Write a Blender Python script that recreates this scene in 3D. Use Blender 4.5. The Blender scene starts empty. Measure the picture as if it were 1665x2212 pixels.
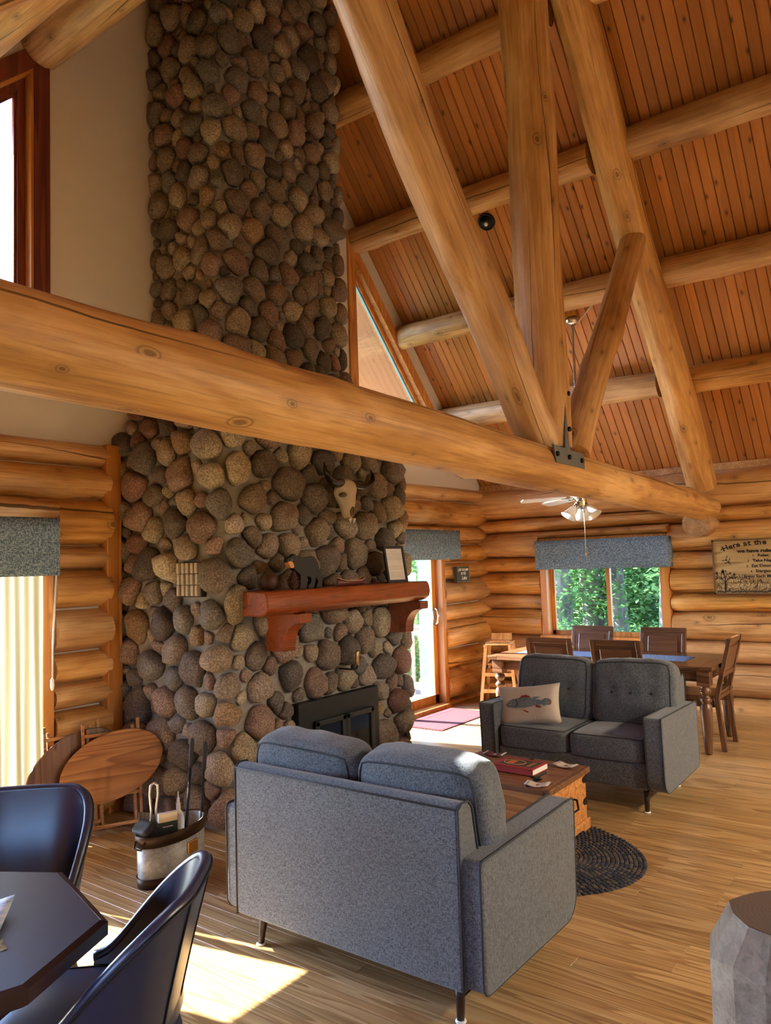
import bpy, bmesh, math, random
from mathutils import Vector, Matrix, noise
import numpy as np

SC = bpy.context.scene
COL = SC.collection
PI = math.pi

# ------------------------------------------------------------------ camera
YAW, PITCH, ROLL, FPX = 0.639483, 0.0674694, -0.0321494, 1639.24
f0 = Vector((math.cos(YAW), math.sin(YAW), 0)); r0 = Vector((math.sin(YAW), -math.cos(YAW), 0)); u0 = Vector((0, 0, 1))
FW = f0 * math.cos(PITCH) + u0 * math.sin(PITCH)
UP = u0 * math.cos(PITCH) - f0 * math.sin(PITCH)
RT = r0 * math.cos(ROLL) + UP * math.sin(ROLL)
UP = -r0 * math.sin(ROLL) + UP * math.cos(ROLL)
cam = bpy.data.cameras.new('camera'); camo = bpy.data.objects.new('camera', cam); COL.objects.link(camo)
cam.sensor_fit = 'HORIZONTAL'; cam.sensor_width = 36.0; cam.lens = 36.0 * FPX / 1665.0
cam.clip_start = 0.05; cam.clip_end = 300
camo.matrix_world = Matrix(((RT.x, UP.x, -FW.x, 0), (RT.y, UP.y, -FW.y, 0), (RT.z, UP.z, -FW.z, 1.65), (0, 0, 0, 1)))
SC.camera = camo

# ------------------------------------------------------------------ world, sun, exposure
SUN_DIR = Vector((0.21, -1.0, -0.705)).normalized()      # the way the light travels
W = bpy.data.worlds.new('sky'); SC.world = W; W.use_nodes = True
wn = W.node_tree.nodes; wl = W.node_tree.links
sky = wn.new('ShaderNodeTexSky'); sky.sky_type = 'NISHITA'; sky.sun_disc = False
sky.sun_elevation = math.asin(-SUN_DIR.z); sky.sun_rotation = math.atan2(-SUN_DIR.x, -SUN_DIR.y)
sky.air_density = 1.0; sky.dust_density = 1.2
bgn = wn['Background']; bgn.inputs['Strength'].default_value = 2.4
tint = wn.new('ShaderNodeMix'); tint.data_type = 'RGBA'; tint.blend_type = 'MULTIPLY'; tint.inputs[0].default_value = 1.0
tint.inputs[7].default_value = (0.70, 0.93, 1.38, 1)          # white balance: daylight reads cool beside the lamps
wl.new(sky.outputs[0], tint.inputs[6]); wl.new(tint.outputs[2], bgn.inputs['Color'])
sun = bpy.data.lights.new('sun', 'SUN'); suno = bpy.data.objects.new('sun', sun); COL.objects.link(suno)
sun.energy = 74.0; sun.angle = 0.009; sun.color = (1.0, 0.96, 0.88)
suno.rotation_euler = SUN_DIR.to_track_quat('-Z', 'Y').to_euler()
suno.location = (4, 20, 14)
LAMP_W = 270.0
SC.view_settings.view_transform = 'Standard'
SC.view_settings.look = 'None'
SC.view_settings.exposure = 0.04
SC.view_settings.gamma = 1.0
SC.view_settings.use_curve_mapping = False
SC.cycles.use_denoising = True
SC.cycles.max_bounces = 7
SC.cycles.diffuse_bounces = 5
SC.cycles.use_adaptive_sampling = True
SC.cycles.adaptive_threshold = 0.2
SC.cycles.glossy_bounces = 2
SC.cycles.transparent_max_bounces = 16
SC.cycles.sample_clamp_indirect = 6.0
SC.cycles.caustics_reflective = False
SC.cycles.caustics_refractive = False

# ------------------------------------------------------------------ materials
class M:
    def __init__(s, name, rough=0.6, metal=0.0, spec=0.4):
        s.m = bpy.data.materials.new(name); s.m.use_nodes = True; s.nt = s.m.node_tree
        s.b = s.nt.nodes['Principled BSDF']; s.out = s.nt.nodes['Material Output']
        s.b.inputs['Roughness'].default_value = rough; s.b.inputs['Metallic'].default_value = metal
        s.b.inputs['Specular IOR Level'].default_value = spec
    def put(s, sock, v):
        if isinstance(v, bpy.types.NodeSocket): s.nt.links.new(v, sock)
        elif isinstance(v, (tuple, list)) and len(v) == 3 and sock.type == 'RGBA': sock.default_value = (*v, 1)
        else: sock.default_value = v
    def n(s, t, out=0, ins=None, **attr):
        nd = s.nt.nodes.new('ShaderNode' + t)
        for k, v in attr.items(): setattr(nd, k, v)
        for k, v in (ins or {}).items(): s.put(nd.inputs[k], v)
        return nd.outputs[out]
    def math(s, op, a, b=0.0, c=None):
        ins = {0: a, 1: b}
        if c is not None: ins[2] = c
        return s.n('Math', 0, ins, operation=op)
    def mix(s, f, a, b, blend='MIX'):
        nd = s.nt.nodes.new('ShaderNodeMix'); nd.data_type = 'RGBA'; nd.blend_type = blend
        s.put(nd.inputs[0], f); s.put(nd.inputs[6], a); s.put(nd.inputs[7], b)
        return nd.outputs[2]
    def ramp(s, fac, stops, interp='LINEAR'):
        nd = s.nt.nodes.new('ShaderNodeValToRGB'); nd.color_ramp.interpolation = interp
        e = nd.color_ramp.elements
        while len(e) < len(stops): e.new(0.5)
        for i, (p, c) in enumerate(stops):
            e[i].position = p; e[i].color = (*c, 1) if len(c) == 3 else c
        s.put(nd.inputs[0], fac); return nd.outputs[0]
    def co(s, scale=(1, 1, 1), rnd=0.0, kind='Object'):
        c = s.n('TexCoord', kind)
        if rnd:
            r = s.n('ObjectInfo', 'Random')
            c = s.n('VectorMath', 0, {0: c, 1: s.n('CombineXYZ', 0, {0: s.math('MULTIPLY', r, rnd), 1: s.math('MULTIPLY', r, rnd * 1.7), 2: s.math('MULTIPLY', r, rnd * .6)})}, operation='ADD')
        return s.n('VectorMath', 0, {0: c, 1: scale}, operation='MULTIPLY')
    def noise(s, vec, scale=1.0, detail=3.0, rough=0.5, dist=0.0, out=0):
        return s.n('TexNoise', out, {'Vector': vec, 'Scale': scale, 'Detail': detail, 'Roughness': rough, 'Distortion': dist})
    def col(s, v): s.put(s.b.inputs['Base Color'], v)
    def rough(s, v): s.put(s.b.inputs['Roughness'], v)
    def bump(s, h, strength=0.3, dist=0.01):
        s.put(s.b.inputs['Normal'], s.n('Bump', 0, {'Height': h, 'Strength': strength, 'Distance': dist}))

def plain(name, c, rough=0.6, metal=0.0, spec=0.4, var=0.12, scale=6.0):
    m = M(name, rough, metal, spec)
    nz = m.noise(m.co(rnd=7), scale, 4, .6)
    m.col(m.mix(nz, tuple(x * (1 - var) for x in c), tuple(min(1, x * (1 + var)) for x in c)))
    return m.m

def mat_log(name, light, mid, dark, rough=0.5, knots=1.0, scale=1.0, stain=0.5, cracks=3):
    m = M(name, rough, 0, .35)
    big = m.noise(m.co((.9 * scale, 2.6 * scale, 2.6 * scale), 40), 1.0, 3, .6, .6)
    fine = m.noise(m.co((1.6 * scale, 26 * scale, 26 * scale), 40), 1.0, 5, .65, .3)
    base = m.ramp(m.math('ADD', m.math('MULTIPLY', big, .55), m.math('MULTIPLY', fine, .45)), [(.38, dark), (.5, mid), (.60, light)])
    # knots: dots with an outline, stretched along the log
    oc = m.n('TexCoord', 'Object'); rr = m.n('ObjectInfo', 'Random')
    sx = m.n('SeparateXYZ', 0, {0: oc}); sy = m.n('SeparateXYZ', 1, {0: oc}); sz = m.n('SeparateXYZ', 2, {0: oc})
    an = m.math('ARCTAN2', sz, sy)
    kv = m.n('CombineXYZ', 0, {0: m.math('MULTIPLY', m.math('ADD', sx, m.math('MULTIPLY', rr, 31.0)), 2.3 * scale), 1: m.math('ADD', m.math('MULTIPLY', an, .62 * scale), m.math('MULTIPLY', rr, 9.0)), 2: 0.0})
    kd = m.n('TexVoronoi', 'Distance', {'Vector': m.n('VectorMath', 0, {0: kv, 1: m.n('VectorMath', 0, {0: m.noise(kv, 3, 2, .5, 0, 1), 1: (.12, .12, .12)}, operation='MULTIPLY')}, operation='ADD'), 'Scale': 1.0, 'Randomness': 1.0}, voronoi_dimensions='2D')
    kc = m.n('TexVoronoi', 'Color', {'Vector': kv, 'Scale': 1.0, 'Randomness': 1.0}, voronoi_dimensions='2D')
    sel = m.math('GREATER_THAN', m.n('SeparateColor', 0, {0: kc}), .35)
    kd = m.math('MULTIPLY', kd, m.math('ADD', .55, m.math('MULTIPLY', m.n('SeparateColor', 1, {0: kc}), 1.3)))
    core = m.ramp(kd, [(.03, (1, 1, 1)), (.05, (.2, .2, .2)), (.075, (0, 0, 0))])
    ring = m.ramp(kd, [(.055, (0, 0, 0)), (.068, (1, 1, 1)), (.09, (.25, .25, .25)), (.22, (0, 0, 0))])
    kn = m.math('MULTIPLY', sel, m.math('MULTIPLY', m.math('ADD', m.math('MULTIPLY', core, .7), m.math('MULTIPLY', ring, .6)), knots))
    base = m.mix(kn, base, tuple(x * .22 for x in dark))
    ln = m.ramp(m.noise(m.co((2.2 * scale, 85 * scale, 85 * scale), 40), 1.0, 2, .5, .4), [(.54, (0, 0, 0)), (.68, (1, 1, 1))])
    base = m.mix(m.math('MULTIPLY', ln, .38), base, tuple(x * .55 for x in dark))
    # drying checks: long thin dark lines
    crack = 0.0
    if cracks:
        xs = m.math('ADD', sx, m.math('MULTIPLY', rr, 61.0))
        for k in range(cracks):
            def n1(sc, off, det=2): return m.noise(m.n('CombineXYZ', 0, {0: m.math('MULTIPLY', xs, sc), 1: off + k * 7.3, 2: 0.0}), 1.0, det, .5)
            c = m.math('ADD', m.math('MULTIPLY', n1(.30, 1.0, 1), 2.2), m.math('ADD', m.math('MULTIPLY', rr, 6.28), k * 2.6))
            c = m.math('ADD', c, m.math('MULTIPLY', n1(5.0, 4.0, 2), .12))
            d = m.math('ABSOLUTE', m.math('SINE', m.math('MULTIPLY', m.math('SUBTRACT', an, c), .5)))
            wd = m.math('MULTIPLY', m.math('SUBTRACT', n1(.7, 9.0, 0), .42), .085)
            ck = m.math('LESS_THAN', d, wd)
            crack = ck if k == 0 else m.math('MAXIMUM', crack, ck)
        base = m.mix(m.math('MULTIPLY', crack, .8), base, tuple(x * .12 for x in dark))
    # grey-brown weather stain
    st = m.ramp(m.noise(m.co((.5, 1.2, 1.2), 31), 1.3, 5, .65, .8), [(.5, (0, 0, 0)), (.72, (1, 1, 1))])
    base = m.mix(m.math('MULTIPLY', st, stain), base, tuple(x * y for x, y in zip(mid, (.62, .58, .6))))
    r = m.n('ObjectInfo', 'Random')
    base = m.n('HueSaturation', 0, {'Hue': .5, 'Saturation': m.math('ADD', .92, m.math('MULTIPLY', r, .16)), 'Value': m.math('ADD', .88, m.math('MULTIPLY', r, .24)), 'Color': base})
    m.col(base)
    m.bump(fine, .5, .009)
    return m.m

def mat_board(name, light, mid, dark, axis=0, rough=.45, ring=10.0, knots=.8, width=.09, spec=.4, contrast=.55, thick=None, gs=5.5):
    """sawn board: contour-line grain along one axis, small round knots"""
    m = M(name, rough, 0, spec)
    s = [gs, gs, gs]; s[axis] = .42
    v = m.co(tuple(s), 60)
    field = m.noise(v, 1.0, 2, .45, .15)
    fr = m.math('FRACT', m.math('MULTIPLY', field, ring))
    ringv = m.ramp(fr, [(0, (0, 0, 0)), (.55, (.55, .55, .55)), (.9, (1, 1, 1)), (1, (0, 0, 0))])
    s2 = [70, 70, 70]; s2[axis] = 2.2
    fib = m.noise(m.co(tuple(s2), 60), 1.0, 3, .6)
    g = m.math('ADD', m.math('MULTIPLY', ringv, contrast), m.math('MULTIPLY', fib, 1 - contrast))
    base = m.ramp(g, [(.2, light), (.5, mid), (.85, dark)])
    if knots:
        s3 = [6.0, 6.0, 6.0]; s3[axis] = 3.2
        if thick is not None: s3[thick] = 0.0; s3 = [q * 1.25 for q in s3]
        kv = m.co(tuple(s3), 60)
        vd = '3D' if thick is None else '2D'
        kd = m.n('TexVoronoi', 'Distance', {'Vector': kv, 'Scale': 1.0}, voronoi_dimensions=vd)
        sel = m.math('GREATER_THAN', m.n('SeparateColor', 0, {0: m.n('TexVoronoi', 'Color', {'Vector': kv, 'Scale': 1.0}, voronoi_dimensions=vd)}), .6 if thick is None else .76)
        k = m.math('MULTIPLY', m.math('MULTIPLY', sel, m.ramp(kd, [(.05, (1, 1, 1)), (.08, (.5, .5, .5)), (.16, (0, 0, 0))])), knots)
        base = m.mix(k, base, tuple(x * .25 for x in dark))
    r = m.n('ObjectInfo', 'Random')
    base = m.n('HueSaturation', 0, {'Hue': .5, 'Saturation': 1.0, 'Value': m.math('ADD', .82, m.math('MULTIPLY', r, .34)), 'Color': base})
    m.col(base); m.bump(g, .12, .002)
    return m.m

def mat_stone():
    m = M('fieldstone', .82, 0, .3)
    a = m.n('Attribute', 'Color', attribute_name='stone_col', attribute_type='GEOMETRY')
    v = m.co((1, 1, 1))
    sp = m.noise(v, 95, 2, .8)
    big = m.noise(v, 9, 3, .65)
    c = m.mix(m.ramp(sp, [(.42, (0, 0, 0)), (.62, (1, 1, 1))]), m.mix(1, a, (.55, .53, .52), 'MULTIPLY'), m.mix(1, a, (1.35, 1.33, 1.28), 'MULTIPLY'))
    c = m.mix(m.math('MULTIPLY', m.ramp(big, [(.4, (0, 0, 0)), (.65, (1, 1, 1))]), .45), c, m.mix(1, c, (.55, .5, .46), 'MULTIPLY'))
    m.col(c)
    m.bump(m.math('ADD', m.math('MULTIPLY', sp, .25), m.noise(v, 22, 3, .65)), .5, .012)
    return m.m

def mat_fabric(name, c1, c2, scale=260.0, rough=.95):
    m = M(name, rough, 0, .1)
    v = m.co((1, 1, 1))
    a = m.noise(m.co((1, .25, 1)), scale, 2, .6); b = m.noise(m.co((1, 1, .25)), scale * .9, 2, .6)
    w = m.math('MULTIPLY', m.math('ADD', a, b), .5)
    c = m.ramp(w, [(.38, c1), (.60, c2)])
    c = m.mix(m.math('MULTIPLY', m.noise(v, 5, 3, .5), .22), c, tuple(x * .6 for x in c1))
    m.col(c); m.bump(w, .4, .003)
    m.b.inputs['Sheen Weight'].default_value = .25
    return m.m

def mat_weave(name, c1, c2, bx=60.0, bz=60.0):
    m = M(name, .92, 0, .1)
    v = m.co((1, 1, 1))
    a = m.noise(m.co((bx, bx, bz * 2.6)), 1.0, 2, .5); b = m.noise(m.co((bx * 2.6, bx * 2.6, bz * .8)), 1.0, 2, .5)
    w = m.math('MAXIMUM', a, b)
    m.col(m.ramp(w, [(.47, c1), (.66, c2)])); m.bump(w, .35, .003)
    return m.m

def mat_glass(name, tint=(1, 1, 1), refl=.06):
    m = M(name)
    t = m.n('BsdfTransparent', 0, {'Color': tint}); g = m.n('BsdfGlossy', 0, {'Roughness': .02, 'Color': (1, 1, 1)})
    lw = m.n('LayerWeight', 'Fresnel', {'Blend': .25})
    mx = m.nt.nodes.new('ShaderNodeMixShader'); m.put(mx.inputs[0], m.math('MULTIPLY', lw, refl * 8)); m.put(mx.inputs[1], t); m.put(mx.inputs[2], g)
    m.nt.links.new(mx.outputs[0], m.out.inputs['Surface'])
    return m.m

def mat_trans(name, c, tr, rough=.8):
    """thin translucent sheet (leaf, sheer cloth)"""
    m = M(name)
    cc = c if isinstance(c, tuple) else c(m)
    d = m.n('BsdfDiffuse', 0, {'Color': cc, 'Roughness': rough}); t = m.n('BsdfTranslucent', 0, {'Color': cc})
    mx = m.nt.nodes.new('ShaderNodeMixShader'); mx.inputs[0].default_value = tr
    m.put(mx.inputs[1], d); m.put(mx.inputs[2], t)
    m.nt.links.new(mx.outputs[0], m.out.inputs['Surface'])
    return m.m

LOGW = mat_log('peeled_log_wall', (.72, .44, .19), (.60, .325, .115), (.36, .16, .046), .42, 1.0, 1.0, .45)
LOGP = mat_log('peeled_log_roof', (.64, .40, .18), (.51, .285, .108), (.31, .148, .05), .45, 1.0, 1.0, .75)
LOGM = mat_log('mantel_log', (.30, .085, .028), (.235, .06, .02), (.14, .034, .012), .35, .6, 1.3, .3)
LOGS = mat_log('stump_log', (.42, .36, .27), (.33, .27, .19), (.22, .17, .11), .6, .7, 1.2, .6)
CEILB = mat_board('pine_ceiling_board', (.53, .225, .058), (.46, .182, .044), (.38, .138, .032), 0, .42, 4.0, .9, contrast=.3, thick=2)
FLOORB = mat_board('oak_floor_board', (.50, .34, .16), (.385, .235, .095), (.24, .125, .045), 1, .3, 13.0, .15, spec=.45, contrast=.6, gs=8.0)
TRIMW = mat_board('pine_trim', (.62, .28, .075), (.52, .215, .05), (.38, .135, .03), 2, .35, 6.0, .4)
TRIMR = mat_board('red_stained_trim', (.22, .055, .03), (.16, .036, .022), (.10, .022, .014), 2, .4, 6.0, .3)
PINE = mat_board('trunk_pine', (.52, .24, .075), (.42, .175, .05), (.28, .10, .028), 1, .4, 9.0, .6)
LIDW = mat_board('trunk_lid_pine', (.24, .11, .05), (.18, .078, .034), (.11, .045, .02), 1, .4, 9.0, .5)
DARKW = mat_board('rosewood', (.17, .078, .036), (.105, .045, .02), (.05, .02, .01), 2, .28, 12.0, .3, spec=.5)
DARKP = mat_board('rosewood_panel', (.15, .068, .03), (.10, .042, .019), (.06, .024, .012), 1, .28, 6.0, .3, spec=.5, contrast=.4)
TABW = mat_board('walnut_table', (.17, .085, .042), (.11, .05, .024), (.055, .024, .012), 1, .22, 12.0, .3, spec=.55)
OAKT = mat_board('oak_tray', (.40, .18, .055), (.30, .125, .036), (.18, .068, .02), 0, .32, 14.0, .0)
HIGHW = mat_board('beech', (.78, .42, .15), (.70, .35, .11), (.56, .25, .07), 2, .4, 6.0, .0)
STONE = mat_stone()
MORTAR = plain('mortar', (.245, .232, .21), .95, var=.25, scale=25)
DRY = plain('drywall', (.66, .61, .53), .92, var=.03, scale=3)
FAB = mat_fabric('grey_upholstery', (.036, .044, .053), (.165, .19, .21), 340)
PIPE = plain('dark_piping', (.035, .042, .05), .9)
LEATH = plain('navy_leather', (.016, .028, .066), .32, 0, .8, .15, 30)
TABTOP = plain('dark_laminate', (.03, .036, .058), .36, 0, .5, .1, 3)
TABEDGE = plain('dark_table_edge', (.035, .017, .013), .35)
BLACKM = plain('black_iron', (.012, .012, .013), .5, .6, .4)
STEEL = plain('grey_steel_plate', (.10, .108, .10), .5, .2, .4)
BRONZE = plain('dark_bronze', (.055, .034, .022), .42, .7)
BRASS = plain('brass', (.55, .35, .12), .3, .9)
NICKEL = plain('brushed_nickel', (.62, .58, .52), .25, .95)
WHITEP = plain('white_enamel', (.85, .86, .86), .35)
SHADEBLUE = plain('shade_blue_vinyl', (.14, .33, .42), .5)  # door and bead vinyl, its bluish shade painted into the colour
PAPER = plain('paper', (.78, .78, .76), .8)
BONE = plain('bone', (.56, .5, .4), .7, var=.2, scale=14)
HORN = plain('black_horn', (.006, .006, .007), .25, 0, .4)
TONGM = plain('tong_steel', (.52, .54, .55), .3, .9)
BLACKP = plain('black_paint', (.012, .013, .015), .6)
GLASS = mat_glass('window_glass')
DGLASS = plain('smoked_glass', (.008, .009, .01), .08, 0, .6)
VAL = mat_weave('valance_weave', (.07, .115, .175), (.27, .37, .47), 60, 64)
RUNNER = mat_weave('blue_runner', (.10, .18, .36), (.30, .45, .68), 90, 90)
# ------------------------------------------------------------------ mesh helpers
class MB:
    def __init__(s): s.v = []; s.f = []
    def add(s, vs, fs):
        o = len(s.v); s.v += [tuple(p) for p in vs]; s.f += [tuple(i + o for i in f) for f in fs]; return s
    def box(s, x0, x1, y0, y1, z0, z1):
        return s.add([(x0, y0, z0), (x1, y0, z0), (x1, y1, z0), (x0, y1, z0), (x0, y0, z1), (x1, y0, z1), (x1, y1, z1), (x0, y1, z1)],
                     [(0, 3, 2, 1), (4, 5, 6, 7), (0, 1, 5, 4), (1, 2, 6, 5), (2, 3, 7, 6), (3, 0, 4, 7)])
    def bar(s, p, q, w, h, up=(0, 0, 1)):
        p, q = Vector(p), Vector(q); d = (q - p).normalized(); u = Vector(up); a = d.cross(u)
        if a.length < 1e-4: a = d.cross(Vector((1, 0, 0)))
        a.normalize(); b = a.cross(d)
        vs = [c + a * i * w / 2 + b * j * h / 2 for c in (p, q) for i, j in ((-1, -1), (1, -1), (1, 1), (-1, 1))]
        return s.add(vs, [(0, 1, 2, 3), (7, 6, 5, 4), (0, 4, 5, 1), (1, 5, 6, 2), (2, 6, 7, 3), (3, 7, 4, 0)])
    def tube(s, pts, r, n=8, cap=True, closed=False):
        pts = [Vector(p) for p in pts]; N = len(pts); rs = r if isinstance(r, (list, tuple)) else [r] * N
        o = len(s.v); ref = None
        for i, p in enumerate(pts):
            d = (pts[(i + 1) % N] - pts[i - 1]) if closed else (pts[min(i + 1, N - 1)] - pts[max(i - 1, 0)])
            d.normalize()
            if ref is None: ref = d.orthogonal().normalized()
            ref = (ref - d * ref.dot(d)); ref = ref.normalized() if ref.length > 1e-5 else d.orthogonal().normalized()
            b = d.cross(ref)
            for k in range(n):
                a = 2 * PI * k / n; s.v.append(tuple(p + ref * math.cos(a) * rs[i] + b * math.sin(a) * rs[i]))
        for i in range(N if closed else N - 1):
            j = (i + 1) % N
            for k in range(n):
                k2 = (k + 1) % n; s.f.append((o + i * n + k, o + i * n + k2, o + j * n + k2, o + j * n + k))
        if cap and not closed:
            s.f.append(tuple(o + k for k in range(n))[::-1]); s.f.append(tuple(o + (N - 1) * n + k for k in range(n)))
        return s
    def lathe(s, prof, n=20, c=(0, 0, 0), sx=1.0, sy=1.0, cap=True):
        o = len(s.v)
        for r, z in prof:
            for k in range(n):
                a = 2 * PI * k / n; s.v.append((c[0] + r * sx * math.cos(a), c[1] + r * sy * math.sin(a), c[2] + z))
        for i in range(len(prof) - 1):
            for k in range(n):
                k2 = (k + 1) % n; s.f.append((o + i * n + k, o + i * n + k2, o + (i + 1) * n + k2, o + (i + 1) * n + k))
        if cap:
            if prof[0][0] > 1e-5: s.f.append(tuple(o + k for k in range(n))[::-1])
            if prof[-1][0] > 1e-5: s.f.append(tuple(o + (len(prof) - 1) * n + k for k in range(n)))
        return s
    def prism(s, poly, t0, t1, axis='y'):
        """2D outline (a,b) extruded from t0 to t1; axis y: (a,t,b); x: (t,a,b); z: (a,b,t)"""
        mp = {'y': lambda a, b, t: (a, t, b), 'x': lambda a, b, t: (t, a, b), 'z': lambda a, b, t: (a, b, t)}[axis]
        n = len(poly); o = len(s.v)
        s.v += [mp(a, b, t0) for a, b in poly] + [mp(a, b, t1) for a, b in poly]
        s.f += [tuple(o + i for i in range(n)), tuple(o + n + i for i in range(n))[::-1]]
        s.f += [(o + (i + 1) % n, o + i, o + n + i, o + n + (i + 1) % n) for i in range(n)]
        return s
    def xf(s, mat, start=0):
        for i in range(start, len(s.v)): s.v[i] = tuple(mat @ Vector(s.v[i]))
        return s
    def mesh(s, name, m, smooth=False):
        me = bpy.data.meshes.new(name); me.from_pydata(s.v, [], s.f); me.update()
        bm = bmesh.new(); bm.from_mesh(me); bmesh.ops.recalc_face_normals(bm, faces=bm.faces); bm.to_mesh(me); bm.free()
        if smooth: me.polygons.foreach_set('use_smooth', [True] * len(me.polygons))
        if m: me.materials.append(m)
        return me
    def build(s, name, m, parent=None, smooth=False, bevel=0.0, sub=0, loc=None, rot=None, auto=None):
        o = bpy.data.objects.new(name, s.mesh(name, m, smooth or auto is not None)); COL.objects.link(o)
        if parent: o.parent = parent
        if loc is not None: o.location = loc
        if rot is not None: o.rotation_euler = rot
        if bevel:
            b = o.modifiers.new('bevel', 'BEVEL'); b.width = bevel; b.segments = 2; b.limit_method = 'ANGLE'; b.angle_limit = .6
        if sub:
            b = o.modifiers.new('sub', 'SUBSURF'); b.levels = b.render_levels = sub
        if auto is not None:
            me = o.data
            bm = bmesh.new(); bm.from_mesh(me)
            for e in bm.edges:
                if len(e.link_faces) == 2 and e.calc_face_angle(0) > auto: e.smooth = False
            bm.to_mesh(me); bm.free()
        return o

def linkmesh(name, me, parent=None, loc=(0, 0, 0), rot=(0, 0, 0)):
    o = bpy.data.objects.new(name, me); COL.objects.link(o)
    if parent: o.parent = parent
    o.location = loc; o.rotation_euler = rot; return o
def empty(name, loc=(0, 0, 0), rz=0.0, rot=None):
    o = bpy.data.objects.new(name, None); COL.objects.link(o); o.empty_display_size = .1
    o.location = loc; o.rotation_euler = rot if rot else (0, 0, rz); return o
def tag(o, label, cat, group=None):
    o['label'] = label; o['category'] = cat
    if group: o['group'] = group
    return o
def thing(name, label, cat, loc=(0, 0, 0), rz=0.0, group=None, rot=None):
    return tag(empty(name, loc, rz, rot), label, cat, group)
def struct(o, label=None):
    o['kind'] = 'structure'
    if label: o['label'] = label
    return o
def copy_tree(o, parent=None):
    c = o.copy(); COL.objects.link(c); c.parent = parent
    for ch in list(o.children): copy_tree(ch, c)
    return c
def lerp(a, b, t): return a + (b - a) * t
def sstep(a, b, x):
    t = min(1, max(0, (x - a) / (b - a))); return t * t * (3 - 2 * t)

# ------------------------------------------------------------------ logs
LOGSEED = [0]
def log_mesh(L, ra, rb, seed, flat=1.0, wob=.012, bump=.05, step=.11, seg=22, ell=(1, 1), knob=5):
    """peeled log along +X, local; ra/rb end radii; ell scales y/z"""
    rnd = random.Random(seed); n = max(3, int(L / step)); mb = MB()
    kn = [(rnd.uniform(0, L), rnd.uniform(0, 2 * PI), rnd.uniform(.04, .09), rnd.uniform(.006, .02)) for _ in range(int(knob * L / 3))]
    for i in range(n + 1):
        x = L * i / n; r = lerp(ra, rb, i / n)
        cy = wob * noise.noise(Vector((x * .7, seed * 3.1, 0))); cz = wob * noise.noise(Vector((x * .7, seed * 3.1, 9)))
        for k in range(seg):
            a = 2 * PI * k / seg
            rr = r * (1 + bump * noise.noise(Vector((x * 1.3, math.cos(a) * 1.1 + seed, math.sin(a) * 1.1))) + bump * .4 * noise.noise(Vector((x * 4.5, math.cos(a) * 3 + seed, math.sin(a) * 3))))
            for kx, ka, kw, kh in kn:
                da = (a - ka + PI) % (2 * PI) - PI; d2 = ((x - kx) / 1.4) ** 2 + (da * r) ** 2
                if d2 < .05: rr += kh * math.exp(-d2 / (kw * kw))
            mb.v.append((x, cy + rr * math.cos(a) * ell[0], cz + rr * math.sin(a) * ell[1]))
    for i in range(n):
        for k in range(seg):
            k2 = (k + 1) % seg; mb.f.append((i * seg + k, i * seg + k2, (i + 1) * seg + k2, (i + 1) * seg + k))
    mb.f.append(tuple(range(seg))[::-1]); mb.f.append(tuple(n * seg + k for k in range(seg)))
    return mb
def log(name, p, q, ra, rb, m, parent=None, seed=None, **kw):
    p, q = Vector(p), Vector(q); d = q - p
    if seed is None: LOGSEED[0] += 1; seed = LOGSEED[0]
    o = log_mesh(d.length, ra, rb, seed, **kw).build(name, m, parent, auto=.9)
    x = d.normalized(); up = Vector((0, 0, 1)) if abs(x.z) < .95 else Vector((1, 0, 0))
    y = up.cross(x).normalized(); z = x.cross(y)
    o.matrix_local = Matrix(((x.x, y.x, z.x, p.x), (x.y, y.y, z.y, p.y), (x.z, y.z, z.z, p.z), (0, 0, 0, 1)))
    return o

# ------------------------------------------------------------------ room constants
YW = 4.85            # drywall face of the gable wall
XW = 8.60            # log centre line of the window wall
YL = 4.91            # log centre line of the gable wall
XR, ZR = 4.35, 7.18  # ridge
XL = -0.95           # far low wall behind the camera
YB = -3.6            # gable behind the camera
def zc(x): return ZR - 1.08 * (x - XR) if x > XR else ZR - .96 * (XR - x)
XE = 8.95; ZE = zc(XE)
TY = 2.05            # truss plane

# ------------------------------------------------------------------ floor
rnd = random.Random(3)
floor = struct(MB().box(XL - .2, XW + .2, YB - .2, YW + .2, -.12, -.022).build('floor', FLOORB), 'golden oak plank floor')
PW = .0865; plank_meshes = {}
def plank(L):
    k = round(L, 2)
    if k not in plank_meshes:
        h = k / 2 - .0007; w = PW / 2 - .0006; c = .0012
        mb = MB(); mb.add([(-w, -h, -.022), (w, -h, -.022), (w, h, -.022), (-w, h, -.022), (-w, -h, -c), (w, -h, -c), (w, h, -c), (-w, h, -c),
                           (-w + c, -h + c, 0), (w - c, -h + c, 0), (w - c, h - c, 0), (-w + c, h - c, 0)],
                          [(0, 1, 5, 4), (1, 2, 6, 5), (2, 3, 7, 6), (3, 0, 4, 7), (4, 5, 9, 8), (5, 6, 10, 9), (6, 7, 11, 10), (7, 4, 8, 11), (8, 9, 10, 11)])
        plank_meshes[k] = mb.mesh('plank', FLOORB)
    return plank_meshes[k]
far_planks = MB(); np_ = 0
x = 8.42 - PW / 2; row = 0
LENS = [1.4, 1.75, 2.1, 2.45, 2.8]
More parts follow.
